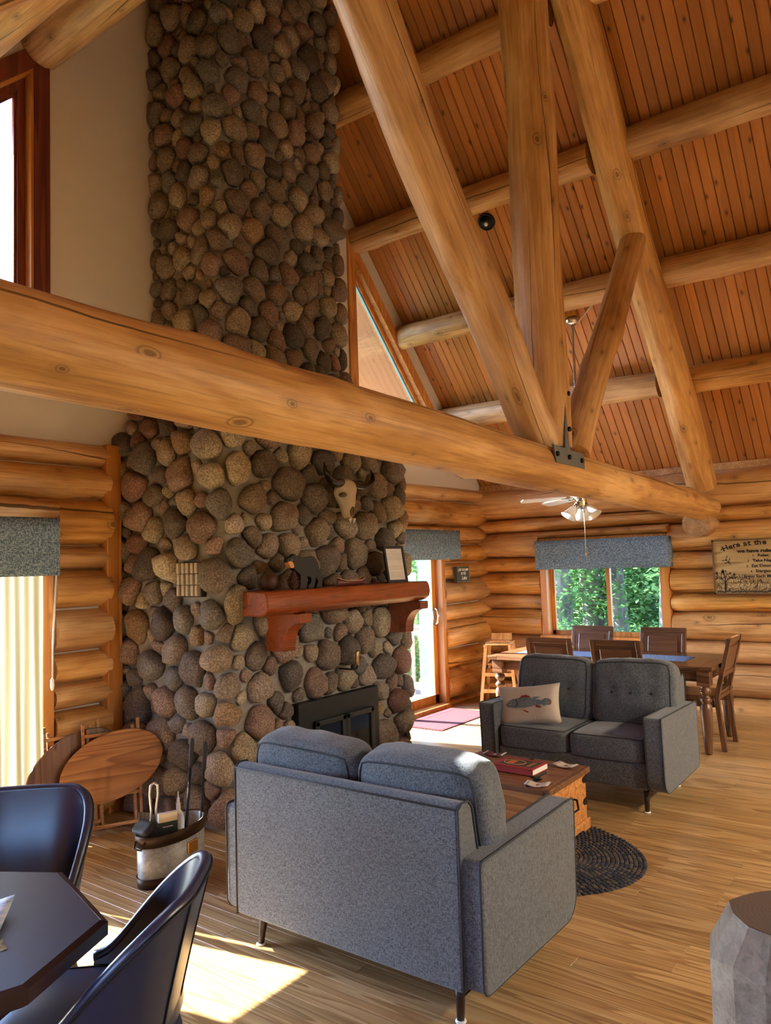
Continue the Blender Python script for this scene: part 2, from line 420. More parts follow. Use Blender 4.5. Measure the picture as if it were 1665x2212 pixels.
while x > XL:
    y = YW - rnd.uniform(0, 1.6); first = True; row += 1
    ends = [YW]
    while ends[-1] > -.6 if x > .75 else ends[-1] > YB:
        ends.append(ends[-1] - (rnd.choice(LENS) if len(ends) > 1 else rnd.choice([.7, 1.05, 1.4, 1.75, 2.1, 2.45])))
    for a, b in zip(ends, ends[1:]):
        L = a - b; yc = (a + b) / 2
        # the part of the floor in the picture
        seen = x > .75 and a > max(.15, x * .17) and np_ < 298
        if seen:
            np_ += 1; linkmesh('plank', plank(L), floor, (x, yc, 0))
        else:
            n0 = len(far_planks.v); far_planks.box(x - PW / 2 + .0006, x + PW / 2 - .0006, b + .0007, a - .0007, -.022, 0)
    x -= PW
for xx in np.arange(.75, 8.4, PW):
    far_planks.box(xx, xx + PW - .001, YB, -.6 - .0, -.022, -.0006)
o = far_planks.build('plank_field', FLOORB, floor); o['kind'] = 'stuff'

# ------------------------------------------------------------------ ceiling
def slab(x0, x1, t):   # roof slab between two x positions of one slope
    return [(x0, zc(x0)), (x1, zc(x1)), (x1, zc(x1) + t), (x0, zc(x0) + t)]
cb = MB()
cb.prism([(XR, ZR + .03), (XE + .5, zc(XE + .5) + .03), (XE + .5, zc(XE + .5) + .3), (XR, ZR + .3)], YB - .3, YW + 1.15)
cb.prism([(XR, ZR + .03), (XR, ZR + .3), (XL - .6, zc(XL - .6) + .3), (XL - .6, zc(XL - .6) + .03)], YB - .3, YW + 1.15)
ceiling = struct(cb.build('ceiling', CEILB), 'stained pine tongue and groove ceiling')
CBW = .0862
SL = math.hypot(XE - XR, ZE - ZR); ang = math.atan2(ZR - ZE, XE - XR)
def board_mesh(L, w=CBW):
    h = w / 2 - .0022; g = .005; prof = [(-h, .028), (-h, .006), (-h + g, 0), (h - g, 0), (h, .006), (h, .028)]
    return MB().prism([(a, b) for a, b in prof], 0, L, 'x').mesh('ceiling_board', CEILB)
bmesh_right = board_mesh(SL)
nb = 0; y = YW - CBW / 2
far_b = MB()
while y > YB:
    if y > -.5:
        o = linkmesh('ceiling_board', bmesh_right, ceiling, (XR, y, ZR)); o.rotation_euler = (0, ang, 0); nb += 1
    else:
        n0 = len(far_b.v); far_b.box(0, SL, -CBW / 2 + .003, CBW / 2 - .003, 0, .028)
        far_b.xf(Matrix.Translation((XR, y, ZR)) @ Matrix.Rotation(ang, 4, 'Y'), n0)
    n0 = len(far_b.v); far_b.box(-SL * 1.2, 0, -CBW / 2 + .003, CBW / 2 - .003, 0, .028)
    far_b.xf(Matrix.Translation((XR, y, ZR)) @ Matrix.Rotation(-math.atan(.96), 4, 'Y'), n0)
    y -= CBW
o = far_b.build('ceiling_board_field', CEILB, ceiling); o['kind'] = 'stuff'
# soffit boards outside the gable
sf = MB()
for i in range(12):
    n0 = len(sf.v); sf.box(0, SL + .5, -.042, .042, 0, .02); sf.xf(Matrix.Translation((XR, YW + .2 + i * .086, ZR)) @ Matrix.Rotation(ang, 4, 'Y'), n0)
o = sf.build('soffit_boards', plain('cedar_soffit', (.17, .085, .04), .8), ceiling)

# ------------------------------------------------------------------ gable wall with the chimney (wall_left)
def strip_wall(mb, xs, spans, y0, y1):
    """spans(xm) -> list of (f0, f1) with functions of x"""
    for a, b in zip(xs, xs[1:]):
        if b - a < 1e-4: continue
        for f0_, f1_ in spans((a + b) / 2):
            pa0, pb0, pa1, pb1 = f0_(a), f0_(b), f1_(a), f1_(b)
            if pa1 - pa0 < 1e-4 and pb1 - pb0 < 1e-4: continue
            mb.prism([(a, pa0), (b, pb0), (b, pb1), (a, pa1)], y0, y1)
D1 = (5.62, 7.40, 1.97)     # right sliding door opening
D2 = (0.30, 2.62, 1.97)     # left sliding door opening
SILL = 3.2
W1 = (0.95, 2.62)           # upper left window, sloping head
W2 = (6.09, 7.72)           # upper right window
h1 = lambda x: 5.12 - .975 * (2.62 - x)
h2 = lambda x: 4.88 - 1.085 * (x - 6.09)
K = lambda v: (lambda x: v)
def spans_left(x):
    out = [(K(0.0), zc)]
    def cut(lo, hi):
        nonlocal out; res = []
        for a, b in out:
            am, bm_ = a(x), b(x)
            if lo(x) > am: res.append((a, lo if lo(x) < bm_ else b))
            if hi(x) < bm_: res.append((hi if hi(x) > am else a, b))
        out = res
    for d in (D1, D2):
        if d[0] < x < d[1]: cut(K(-1), K(d[2]))
    if W1[0] < x < W1[1]: cut(K(SILL), h1)
    if W2[0] < x < W2[1]: cut(K(SILL), h2)
    return out
mb = MB()
strip_wall(mb, sorted([XL, D2[0], W1[0], W1[1], XR, D1[0], W2[0], D1[1], W2[1], XW + .3]), spans_left, YW, YW + .16)
wall_left = struct(mb.build('wall_left', DRY), 'off-white gable wall above stacked peeled logs')

ROWS_L = [0, .27, .54, .74, .92, 1.12, 1.406, 1.67, 1.84, 2.16, 2.39, 2.56]
ROWS_R = [-.06, .05, .396, .616, .943, 1.141, 1.433, 1.634, 1.849, 2.065, 2.365, 2.545]
def wall_logs(rows, a, b, axis, c, parent, m=LOGW, skip=None, taper=0.0, off=0.0):
    for i, (z0, z1) in enumerate(zip(rows, rows[1:])):
        h = (z1 - z0) / 2
        rz = h * 1.035; ry = .125 + .60 * h
        segs = [(a, b, z0)]
        if skip:
            s0, s1, t0, t1 = skip
            if z1 > t0 + .02 and z0 < t1 - .02:
                segs = [(a, s0, z0), (s1, b, z0)]
                if z1 > t1 + .08: segs.append((s0, s1, t1 + .01))     # log notched over the opening
        for p, q, zlo in segs:
            if q - p < .05: continue
            rz = (z1 - zlo) / 2 * 1.035; zz = (zlo + z1) / 2; t = taper * (1 if i % 2 else -1)
            P, Q = ((p, c, zz), (q, c, zz)) if axis == 'x' else ((c, p, zz), (c, q, zz))
            e = (ry / rz, 1.0)
            log('log', P, Q, rz * (1 + t), rz * (1 - t), m, parent, ell=e, bump=.035, wob=.01, knob=3)
wall_logs(ROWS_L, XL, 3.13, 'x', YL, wall_left, skip=(D2[0] - .08, D2[1] + .10, 0, D2[2] + .0))
wall_logs(ROWS_R, 5.1, 8.6, 'x', YL, wall_left, skip=(D1[0] - .08, D1[1] + .06, 0, D1[2] + .0))
# board that caps the logs beside the chimney
mb = MB(); mb.box(3.10, 3.215, YL - .17, YL + .02, 0, 2.55)
mb.build('trim_board', TRIMW, wall_left, bevel=.006)

# ------------------------------------------------------------------ window wall (wall_back)
WB = (2.50, 3.96, .72, 1.86)      # y0,y1,z0,z1 of the window opening
ROWS_B = [-.1, .154, .494, .72, 1.035, 1.215, 1.485, 1.667, 1.98, 2.14, 2.52]
mb = MB()
for (y0, y1, z0, z1) in ((YB, WB[0], 0, 2.6), (WB[1], YW, 0, 2.6), (WB[0], WB[1], 0, WB[2]), (WB[0], WB[1], WB[3], 2.6)):
    mb.box(XW - .03, XW + .1, y0, y1, z0, z1)
wall_back = struct(mb.build('wall_back', LOGW), 'wall of stacked golden peeled logs with the dining window')
wall_logs(ROWS_B, -1.2, YW + .1, 'y', XW, wall_back, skip=(WB[0] - .03, WB[1] + .03, WB[2], WB[3]), taper=.05)
wall_logs([-.1, .3, .6, .95, 1.3, 1.6, 1.95, 2.2, 2.52], YB, -1.2, 'y', XW, wall_back)

# ------------------------------------------------------------------ unseen walls behind the camera
mb = MB()
zt = lambda x: zc(x)
def spans_right(x):
    return [(K(0), zc)]
strip_wall(mb, [XL, XR, XW + .3], spans_right, YB - .16, YB)
wall_right = struct(mb.build('wall_right', DRY))
mb = MB()
for (y0, y1, z0, z1) in ((YB, -2.6, 0, 2.3), (-2.6, -.6, 0, .8), (-2.6, -.6, 2.0, 2.3), (-.6, 1.0, 0, 2.3), (1.0, 2.5, 0, .8), (1.0, 2.5, 2.0, 2.3), (2.5, YW, 0, 2.3)):
    mb.box(XL - .16, XL, y0, y1, z0, z1)
wall_front = struct(mb.build('wall_front', LOGW))
# ------------------------------------------------------------------ upper gable windows
def poly_inset(poly, d):
    n = len(poly); out = []
    for i in range(n):
        a, b, c = Vector(poly[i - 1]), Vector(poly[i]), Vector(poly[(i + 1) % n])
        e1 = (b - a).normalized(); e2 = (c - b).normalized()
        n1 = Vector((-e1.y, e1.x)); n2 = Vector((-e2.y, e2.x)); m_ = (n1 + n2); k = d / max(.3, 1 + n1.dot(n2))
        out.append(tuple(b + m_ * k))
    return out
def ring_boards(poly_o, poly_i, y0, y1, name, m, parent, bevel=.003):
    n = len(poly_o)
    for i in range(n):
        j = (i + 1) % n
        MB().prism([poly_o[i], poly_o[j], poly_i[j], poly_i[i]], y0, y1).build(name, m, parent, bevel=bevel)
def gable_window(idx, poly, label, tm, jm):
    w = struct(empty('window_%d' % idx, (0, 0, 0)), label)
    ring_boards(poly_inset(poly, -.115), poly, YW - .022, YW, 'trim_board', tm, w)
    ring_boards(poly, poly_inset(poly, .02), YW - .018, YW + .1, 'jamb', jm, w)
    ring_boards(poly_inset(poly, .02), poly_inset(poly, .075), YW + .055, YW + .12, 'sash', tm if idx == 1 else jm, w)
    ring_boards(poly_inset(poly, .075), poly_inset(poly, .092), YW + .075, YW + .1, 'glazing_bead', SHADEBLUE if idx == 2 else tm, w, 0)
    MB().prism(poly_inset(poly, .07), YW + .086, YW + .09).build('pane', GLASS, w)
    return w
gable_window(1, [(W1[0], SILL), (W1[1], SILL), (W1[1], h1(W1[1])), (W1[0], h1(W1[0]))], 'upper gable window with dark red trim left of the chimney', TRIMR, TRIMW)
gable_window(2, [(W2[0], SILL), (W2[1], SILL), (W2[1], h2(W2[1])), (W2[0], h2(W2[0]))], 'sloping upper gable window with pine jamb right of the chimney', TRIMW, TRIMW)

# ------------------------------------------------------------------ sliding doors
def sliding_door(idx, D, stiles, label, inner=TRIMW, vinyl=SHADEBLUE):
    d = struct(empty('door_%d' % idx, (0, 0, 0)), label)
    x0, x1, zt_ = D; yf = YL - .175
    MB().box(x1, x1 + .075, yf - .01, yf + .2, 0, zt_ + .05).build('door_casing', inner, d, bevel=.004)
    MB().box(x0 - .075, x0, yf - .01, yf + .2, 0, zt_ + .05).build('door_casing', inner, d, bevel=.004)
    MB().box(x0 - .075, x1 + .075, yf - .012, yf + .2, zt_, zt_ + .03).build('door_header', inner, d, bevel=.004)
    MB().box(x0 - .03, x1 + .03, yf - .06, yf + .2, -.005, .045).build('threshold', inner, d, bevel=.004)
    for (a, b) in ((x1 - .012, x1), (x0, x0 + .012)): MB().box(a, b, YW - .02, YW + .2, 0, zt_).build('shade_blue_jamb', vinyl, d)  # strips added over the wall reveals, blue shade painted in
    for k, (xa, xb, yy) in enumerate(stiles):
        w = .075; p = empty('door_panel', (0, 0, 0)); p.parent = d
        for (a, b, c, e) in ((xa, xa + w, .04, zt_ - .005), (xb - w, xb, .04, zt_ - .005), (xa, xb, .04, .14), (xa, xb, zt_ - .045, zt_ - .005)):
            MB().box(a, b, yy, yy + .018, c, e).build('panel_rail', inner, p, bevel=.003)
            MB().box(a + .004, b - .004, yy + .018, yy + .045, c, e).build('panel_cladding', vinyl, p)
        MB().box(xa + w - .01, xb - w + .01, yy + .02, yy + .026, .13, zt_ - .03).build('pane', GLASS, p)
    return d
d1 = sliding_door(1, D1, [(5.62, 6.54, YL + .0), (6.50, 7.40, YL - .09)], 'sliding glass door with pine frame onto the deck, right of the fireplace')
hp = [Vector((7.345, YL - .105, z)) for z in (.93, .95, 1.02, 1.10, 1.12)]
for i, dy in enumerate((0, -.035, -.045, -.035, 0)): hp[i].y += dy
MB().tube(hp, .011, 8).build('door_handle', NICKEL, d1, smooth=True)
hp2 = [p + Vector((-.05, .03, 0)) for p in hp]
MB().tube(hp2, .008, 8).build('door_handle', SHADEBLUE, d1, smooth=True)
d2 = sliding_door(2, D2, [(0.30, 1.37, YL + .0), (1.30, 1.885, YL - .09), (1.80, 2.62, YL + .0)], 'sliding glass door behind the sheer curtain, left of the fireplace')

# ------------------------------------------------------------------ dining window
w3 = struct(empty('window_3', (0, 0, 0)), 'two-light dining window with pine frame in the log wall')
y0, y1, z0, z1 = WB; xf = XW - .185
for (a, b, c, e) in ((y0 - .02, y0 + .055, z0, z1), (y1 - .055, y1 + .02, z0, z1)):
    MB().box(xf - .005, xf + .22, a, b, c, e).build('jamb', TRIMW, w3, bevel=.003)
MB().box(xf - .005, xf + .22, y0 - .02, y1 + .02, z1 - .05, z1 + .02).build('head_jamb', TRIMW, w3, bevel=.003)
MB().box(xf - .03, xf + .22, y0 - .04, y1 + .04, z0 - .03, z0 + .02).build('sill', TRIMW, w3, bevel=.003)
ym = (y0 + y1) / 2 - .04
for k, (a, b) in enumerate(((y0 + .055, ym + .02), (ym - .02, y1 - .055))):
    xx = xf + .09 + .035 * k; p = empty('sash', (0, 0, 0)); p.parent = w3
    for (c, e, g, h) in ((a, a + .045, z0 + .02, z1 - .05), (b - .045, b, z0 + .02, z1 - .05), (a, b, z0 + .02, z0 + .07), (a, b, z1 - .1, z1 - .05)):
        MB().box(xx, xx + .035, c, e, g, h).build('sash_rail', TRIMW, p, bevel=.003)
    MB().box(xx + .014, xx + .02, a + .04, b - .04, z0 + .06, z1 - .09).build('pane', GLASS, p)

# windows in the unseen walls
for i, (a, b, c, e, ax) in enumerate(((-2.6, -.6, .8, 2.0, 'x'), (1.0, 2.5, .8, 2.0, 'x'))):
    w = struct(empty('window_%d' % (4 + i)))
    m_ = (a + b) / 2
    for (p, q, r, s_) in ((a, a + .06, c, e), (b - .06, b, c, e), (m_ - .03, m_ + .03, c, e), (a, b, c, c + .06), (a, b, e - .06, e)):
        (MB().box(p, q, YB - .13, YB - .02, r, s_) if ax == 'y' else MB().box(XL - .13, XL - .02, p, q, r, s_)).build('sash_rail', TRIMW, w)
    (MB().box(a, b, YB - .08, YB - .075, c, e) if ax == 'y' else MB().box(XL - .08, XL - .075, a, b, c, e)).build('pane', GLASS, w)

# ------------------------------------------------------------------ valances, sheer curtain, cord
def valance(name, label, poly, z0, z1, flare):
    """poly: plan outline points of the front and returns; flared outwards at the bottom"""
    n = len(poly); mb = MB(); t = .012
    c = Vector((sum(p[0] for p in poly) / n, sum(p[1] for p in poly) / n))
    rows = 5; pts = []
    sub = []
    for a, b in zip(poly, poly[1:]):
        k = max(2, int((Vector(b) - Vector(a)).length / .08))
        sub += [(lerp(a[0], b[0], i / k), lerp(a[1], b[1], i / k)) for i in range(k)]
    sub.append(poly[-1])
    for j in range(rows + 1):
        z = lerp(z0, z1, j / rows)
        for i, p in enumerate(sub):
            d = (Vector(p) - c); f = flare * (1 - j / rows)
            nz = .004 * noise.noise(Vector((p[0] * 9, p[1] * 9, z * 6)))
            mb.v.append((p[0] + d.x * f * .0 + nz, p[1] + nz, z + (.004 * noise.noise(Vector((p[0] * 5, p[1] * 5, 3))) if j == 0 else 0)))
    m_ = len(sub)
    for j in range(rows):
        for i in range(m_ - 1): mb.f.append((j * m_ + i, j * m_ + i + 1, (j + 1) * m_ + i + 1, (j + 1) * m_ + i))
    o = mb.build(name, VAL, smooth=True, auto=.8)
    sl = o.modifiers.new('thick', 'SOLIDIFY'); sl.thickness = t; sl.offset = 0
    return tag(o, label, 'valance')
valance('window_valance', 'long blue woven valance over the dining window', [(8.42, 3.95), (8.25, 3.95), (8.25, 2.43), (8.42, 2.43)], 1.515, 1.85, 0)
valance('window_valance', 'short grey-blue woven valance over the deck door right of the fireplace', [(5.50, 4.71), (5.50, 4.56), (7.55, 4.56), (7.55, 4.71)], 1.67, 2.0, 0)
valance('window_valance', 'dark blue woven valance over the left door at the photo edge', [(.20, 4.71), (.20, 4.50), (2.60, 4.50), (2.60, 4.71)], 1.64, 2.00, 0)

def sheer_col(m):
    return m.mix(m.noise(m.co((30, 30, .7)), 1.0, 3, .6), (.20, .165, .085), (.30, .265, .17))
SHEER = mat_trans('sheer_linen', sheer_col, .4)
mb = MB(); nx = 150
for j in range(13):
    z = lerp(.03, 1.70, j / 12)
    for i in range(nx + 1):
        x = lerp(1.955, 2.56, i / nx); ph = x * 2 * PI / .062
        yy = 4.60 + .024 * math.sin(ph + .5 * math.sin(z * 2 + x * 7)) + .01 * noise.noise(Vector((x * 14, z * 1.2, 0)))
        mb.v.append((x + .012 * math.sin(ph * .5 + z) * (1 - j / 12), yy, z))
for j in range(12):
    for i in range(nx): mb.f.append((j * (nx + 1) + i, j * (nx + 1) + i + 1, (j + 1) * (nx + 1) + i + 1, (j + 1) * (nx + 1) + i))
cu = tag(mb.build('sheer_curtain', SHEER, smooth=True), 'pleated cream sheer curtain glowing with daylight at the left door', 'curtain')
mb = MB(); mb.tube([(2.595, 4.52, 1.72), (2.602, 4.58, 1.2), (2.60, 4.58, .98)], .0035, 6); mb.tube([(2.60, 4.52, 1.72), (2.61, 4.585, 1.2), (2.60, 4.58, .98)], .0035, 6)
crd = thing('blind_cord', 'thin beaded blind cord hanging beside the sheer curtain', 'cord', (0, 0, 0))
mb.build('cord', PAPER, crd, smooth=True)
MB().lathe([(.004, 1.0), (.011, .985), (.013, .95), (.008, .925), (.003, .92)], 10, (2.60, 4.58, 0)).build('weight', WHITEP, crd, smooth=True)

# ------------------------------------------------------------------ stone fireplace and chimney
def chim(s, z, h=0.0):
    t = sstep(2.45, 3.35, z)
    x0 = lerp(3.275, 3.61, t); x1 = lerp(5.265, 4.985, t); yf = lerp(3.735, 4.115, t)
    cx = (x0 + x1) / 2; a = (x1 - x0) / 2; rc = .11
    def base(s):
        if s < -a: return Vector((x0, yf - (s + a), 0)), Vector((-1, 0, 0))
        if s > a: return Vector((x1, yf + (s - a), 0)), Vector((1, 0, 0))
        return Vector((cx + s, yf, 0)), Vector((0, -1, 0))
    e = abs(abs(s) - a)
    if e < rc:
        sg = 1 if s > 0 else -1
        p0, n0 = base(sg * (a - rc)); p2, n2 = base(sg * (a + rc)); p1, _ = base(sg * a)
        t_ = (abs(s) - (a - rc)) / (2 * rc)
        p = p0 * (1 - t_) ** 2 + p1 * 2 * t_ * (1 - t_) + p2 * t_ ** 2; n = (n0 * (1 - t_) + n2 * t_).normalized()
    else: p, n = base(s)
    p = p + n * h; return Vector((p.x, p.y, z))
def chim_ab(z):
    t = sstep(2.45, 3.35, z); a = (lerp(5.265, 4.985, t) - lerp(3.275, 3.61, t)) / 2
    return a, YW + .02 - lerp(3.735, 4.115, t)
fire = thing('stone_fireplace', 'tall rounded fieldstone fireplace and chimney with grey mortar joints', 'fireplace', (0, 0, 0))
mb = MB(); zs = [i * .1 for i in range(72)]; ns = 60
for z in zs:
    a, b = chim_ab(z)
    for i in range(ns + 1): mb.v.append(tuple(chim(lerp(-(a + b), a + b, i / ns), z, .012 * noise.noise(Vector((i * .35, z * 4, 1))))))
for j in range(len(zs) - 1):
    for i in range(ns): mb.f.append((j * (ns + 1) + i, j * (ns + 1) + i + 1, (j + 1) * (ns + 1) + i + 1, (j + 1) * (ns + 1) + i))
mb.build('mortar', MORTAR, fire, smooth=True)
# firebox rectangle (front face, s coordinates), vent grille rectangle on the left side
FB = (3.86, 4.76, -.1, .70)         # x0,x1,z0,z1 on the lower front
cx_low = (3.275 + 5.265) / 2
FBs = (FB[0] - cx_low, FB[1] - cx_low)
a_low, b_low = chim_ab(1.0)
VG = (-(a_low + (4.135 - 3.735)), -(a_low + (3.905 - 3.735)), 1.47, 1.70)
RECTS = [(FBs[0], FBs[1], FB[2], FB[3]), VG]
rs = random.Random(11); P = []
def try_add(s, z, r, pts, k=.965):
    a, b = chim_ab(z)
    if abs(s) > a + b - .03: return False
    for (x0, x1, za, zb) in RECTS:
        if x0 - r * .62 < s < x1 + r * .62 and za - r * .62 < z < zb + r * .62: return False
    for (s2, z2, r2) in pts:
        if abs(z2 - z) < .3 and (s - s2) ** 2 + ((z - z2) * 1.05) ** 2 < ((r + r2) * k) ** 2: return False
    pts.append((s, z, r)); return True
for sizes, tries in (((.098, .122), 1500), ((.078, .098), 5000), ((.062, .08), 12000), ((.042, .058), 16000)):
    for _ in range(tries):
        z = rs.uniform(.03, 6.95); a, b = chim_ab(z); s = rs.uniform(-(a + b), a + b * .98)
        r = rs.uniform(*sizes) * (.98 if z < 2.6 else .86)
        try_add(s, z, r, P)
# a few larger stones over the firebox, as in the picture
PAL = [((.225, .17, .125), 5), ((.29, .22, .15), 4), ((.26, .17, .125), 4), ((.18, .16, .135), 3), ((.125, .10, .082), 2), ((.25, .135, .10), 1), ((.38, .31, .205), 3), ((.32, .25, .185), 3), ((.165, .13, .10), 3), ((.31, .20, .11), 1)]
pal = [c for c, w in PAL for _ in range(w)]
def clip(poly, n, d):   # keep points with dot(p,n) <= d
    out = []
    for i in range(len(poly)):
        p, q = poly[i], poly[(i + 1) % len(poly)]; dp = p[0] * n[0] + p[1] * n[1] - d; dq = q[0] * n[0] + q[1] * n[1] - d
        if dp <= 0: out.append(p)
        if (dp < 0 < dq) or (dq < 0 < dp):
            t = dp / (dp - dq); out.append((p[0] + (q[0] - p[0]) * t, p[1] + (q[1] - p[1]) * t))
    return out
A = np.array(P)
def stone_mesh(i):
    s, z, r = P[i]; R = r * 1.30; asp = rs.uniform(.74, 1.0); th = rs.uniform(0, PI); ct, st_ = math.cos(th), math.sin(th)
    poly = []
    for k in range(14):
        ca, sa = R * math.cos(2 * PI * k / 14), R * asp * math.sin(2 * PI * k / 14)
        poly.append((s + ca * ct - sa * st_, z + ca * st_ + sa * ct))
    near = np.where((abs(A[:, 0] - s) < .4) & (abs(A[:, 1] - z) < .4))[0]
    for j in near:
        if j == i: continue
        dx, dz = A[j, 0] - s, A[j, 1] - z; D = math.hypot(dx, dz)
        if D > R + A[j, 2] * 1.4: continue
        n = (dx / D, dz / D); w = (D * D + r * r - A[j, 2] ** 2) / (2 * D) - .008
        poly = clip(poly, n, s * n[0] + z * n[1] + w)
        if len(poly) < 3: return None
    a, b = chim_ab(z)
    poly = clip(poly, (1, 0), a + b - .01); poly = clip(poly, (-1, 0), a + b - .01); poly = clip(poly, (0, -1), -.004)
    for (x0, x1, za, zb) in RECTS:
        if za < z < zb:
            poly = clip(poly, (1, 0), x0 - .008) if s < (x0 + x1) / 2 else clip(poly, (-1, 0), -(x1 + .008))
        elif x0 < s < x1:
            poly = clip(poly, (0, -1), -(zb + .008)) if z > zb else clip(poly, (0, 1), za - .008)
        else:
            # corner: clip with the nearer side
            if s <= x0 and s + R > x0 and za - R < z < zb + R: poly = clip(poly, (1, 0), x0 - .008)
            elif s >= x1 and s - R < x1 and za - R < z < zb + R: poly = clip(poly, (-1, 0), -(x1 + .008))
    if len(poly) < 3: return None
    for _ in range(2):
        q = []
        for k in range(len(poly)):
            p0, p1 = poly[k], poly[(k + 1) % len(poly)]
            q += [(p0[0] * .75 + p1[0] * .25, p0[1] * .75 + p1[1] * .25), (p0[0] * .25 + p1[0] * .75, p0[1] * .25 + p1[1] * .75)]
        poly = q
    # resample
    L = [0]
    for k in range(len(poly)): L.append(L[-1] + math.dist(poly[k], poly[(k + 1) % len(poly)]))
    n = 18; out = []; k = 0
    for m_ in range(n):
        t = L[-1] * m_ / n
        while L[k + 1] < t: k += 1
        u = (t - L[k]) / max(1e-9, L[k + 1] - L[k]); p0, p1 = poly[k], poly[(k + 1) % len(poly)]
        out.append((lerp(p0[0], p1[0], u), lerp(p0[1], p1[1], u)))
    c0 = sum(p[0] for p in out) / n; c1 = sum(p[1] for p in out) / n
    rad = math.sqrt(L[-1] ** 2 / (4 * PI * PI)); H = min(.105, rad * rs.uniform(.7, 1.0)); tilt = (rs.uniform(-.25, .25), rs.uniform(-.25, .25))
    verts = []; faces = []
    for (sc, hh) in ((.93, -.03), (1.0, .10), (1.0, .34), (.93, .62), (.78, .84), (.52, .97)):
        for m_ in range(n):
            ds, dz = (out[m_][0] - c0) * sc, (out[m_][1] - c1) * sc
            nn = noise.noise(Vector((c0 * 7 + ds * 13, c1 * 7 + dz * 13, hh * 1.2 + i)))
            k_ = 1 + .15 * nn
            h_ = H * hh + (tilt[0] * ds + tilt[1] * dz) * max(0, hh) + .012 * nn * max(0, hh)
            verts.append(chim(c0 + ds * k_, max(.003, c1 + dz * k_), h_))
    verts.append(chim(c0, c1, H * 1.02))
    for j in range(5):
        for m_ in range(n): faces.append((j * n + m_, j * n + (m_ + 1) % n, (j + 1) * n + (m_ + 1) % n, (j + 1) * n + m_))
    for m_ in range(n): faces.append((5 * n + m_, 5 * n + (m_ + 1) % n, 6 * n))
    c = pal[rs.randrange(len(pal))]; v = rs.uniform(.8, 1.2)
    return [tuple(p) for p in verts], faces, (c[0] * v * .93, c[1] * v, c[2] * v * 1.1), (c0, c1, rad)
stones = [(i, stone_mesh(i)) for i in range(len(P))]
stones = [(i, g) for i, g in stones if g]
def stone_obj(name, geos):
    vs, fs, cs = [], [], []
    for g in geos:
        o = len(vs); vs += g[0]; fs += [tuple(k + o for k in f) for f in g[1]]; cs += [(*g[2], 1)] * len(g[0])
    me = bpy.data.meshes.new(name); me.from_pydata(vs, [], fs); me.update()
    bm = bmesh.new(); bm.from_mesh(me); bmesh.ops.recalc_face_normals(bm, faces=bm.faces); bm.to_mesh(me); bm.free()
    at = me.attributes.new('stone_col', 'FLOAT_COLOR', 'POINT'); at.data.foreach_set('color', [x for c in cs for x in c])
    me.polygons.foreach_set('use_smooth', [True] * len(me.polygons)); me.materials.append(STONE)
    o = bpy.data.objects.new(name, me); COL.objects.link(o); o.parent = fire; return o
def shown(g):   # apparent size from the camera; right flank is turned away
    s, z, r = g[3]; p = chim(s, z); a, b = chim_ab(z)
    if s > a + .03 or z > 5.9: return 0
    k = .45 if s < -a else 1.0
    v = p - Vector((0, 0, 1.65)); w = v.dot(FW); py = 1106 - FPX * v.dot(UP) / w
    return 0 if py < -20 else r * math.sqrt(k) / w
stones.sort(key=lambda t: -shown(t[1]))
for i, g in stones[:298]: stone_obj('stone', [g])
o = stone_obj('stone_field', [g for i, g in stones[298:]]); o['kind'] = 'stuff'
# vent grille of upright sticks in the left flank
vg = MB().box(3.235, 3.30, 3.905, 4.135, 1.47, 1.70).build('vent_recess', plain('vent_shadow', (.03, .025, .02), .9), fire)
VS = plain('pale_brick_slat', (.42, .37, .29), .9, var=.3, scale=40)
for k in range(5):
    yc = 3.93 + k * .046
    for j in range(3):
        MB().box(3.205 + .004 * ((k + j) % 2), 3.25, yc - .013, yc + .013, 1.478 + j * .073, 1.548 + j * .073).build('vent_slat', VS, fire, bevel=.005)
# ------------------------------------------------------------------ fireplace insert
yi = 3.665
ins = thing('fireplace_insert', 'black steel fireplace insert with two glass doors set in the stones', 'fireplace insert', (0, 0, 0))
mb = MB()
mb.box(FB[0], FB[1], yi, yi + .30, 0, FB[3]).build('surround', plain('black_steel', (.018, .02, .019), .45, .4), ins, bevel=.006)
for k, (a, b) in enumerate(((4.00, 4.33), (4.335, 4.665))):
    dr = MB()
    for (p, q, r, s_) in ((a, a + .04, .08, .56), (b - .04, b, .08, .56), (a, b, .52, .56), (a, b, .08, .12)): dr.box(p, q, yi - .03, yi, r, s_)
    d = dr.build('insert_door', plain('door_iron', (.03, .034, .032), .4, .5), ins, bevel=.006)
    MB().box(a + .035, b - .035, yi - .014, yi - .006, .115, .525).build('door_glass', DGLASS, d)
MB().tube([(3.995, yi - .02, .36), (3.985, yi - .05, .36), (3.985, yi - .05, .30)], .008, 8).build('latch', BLACKM, ins, smooth=True)

# ------------------------------------------------------------------ mantel
man = thing('mantel_shelf', 'thick red-stained half-log mantel shelf on two corbels', 'mantel', (0, 0, 0))
LM = 1.78
mm = MB(); nseg = 24; n = 30
prof = []
for k in range(13):
    a = -PI / 2 - PI * k / 12
    prof.append((-.0 + .11 * math.cos(a) * 1.3, .072 * math.sin(a)))
prof = [(-.15, .075), (-.165, .05), (-.172, 0), (-.165, -.04), (-.13, -.065), (-.08, -.078), (0, -.082), (.19, -.082), (.19, .075)]
for i in range(n + 1):
    x = LM * i / n
    for (yy, zz) in prof:
        k = 1 + .06 * noise.noise(Vector((x * 1.7, yy * 5, zz * 9)))
        mm.v.append((x + .12 * (1 - x / LM) ** 4 * (yy + .17) / .36, yy * k, zz * (k if zz < 0 else 1)))
m_ = len(prof)
for i in range(n):
    for k in range(m_): mm.f.append((i * m_ + k, i * m_ + (k + 1) % m_, (i + 1) * m_ + (k + 1) % m_, (i + 1) * m_ + k))
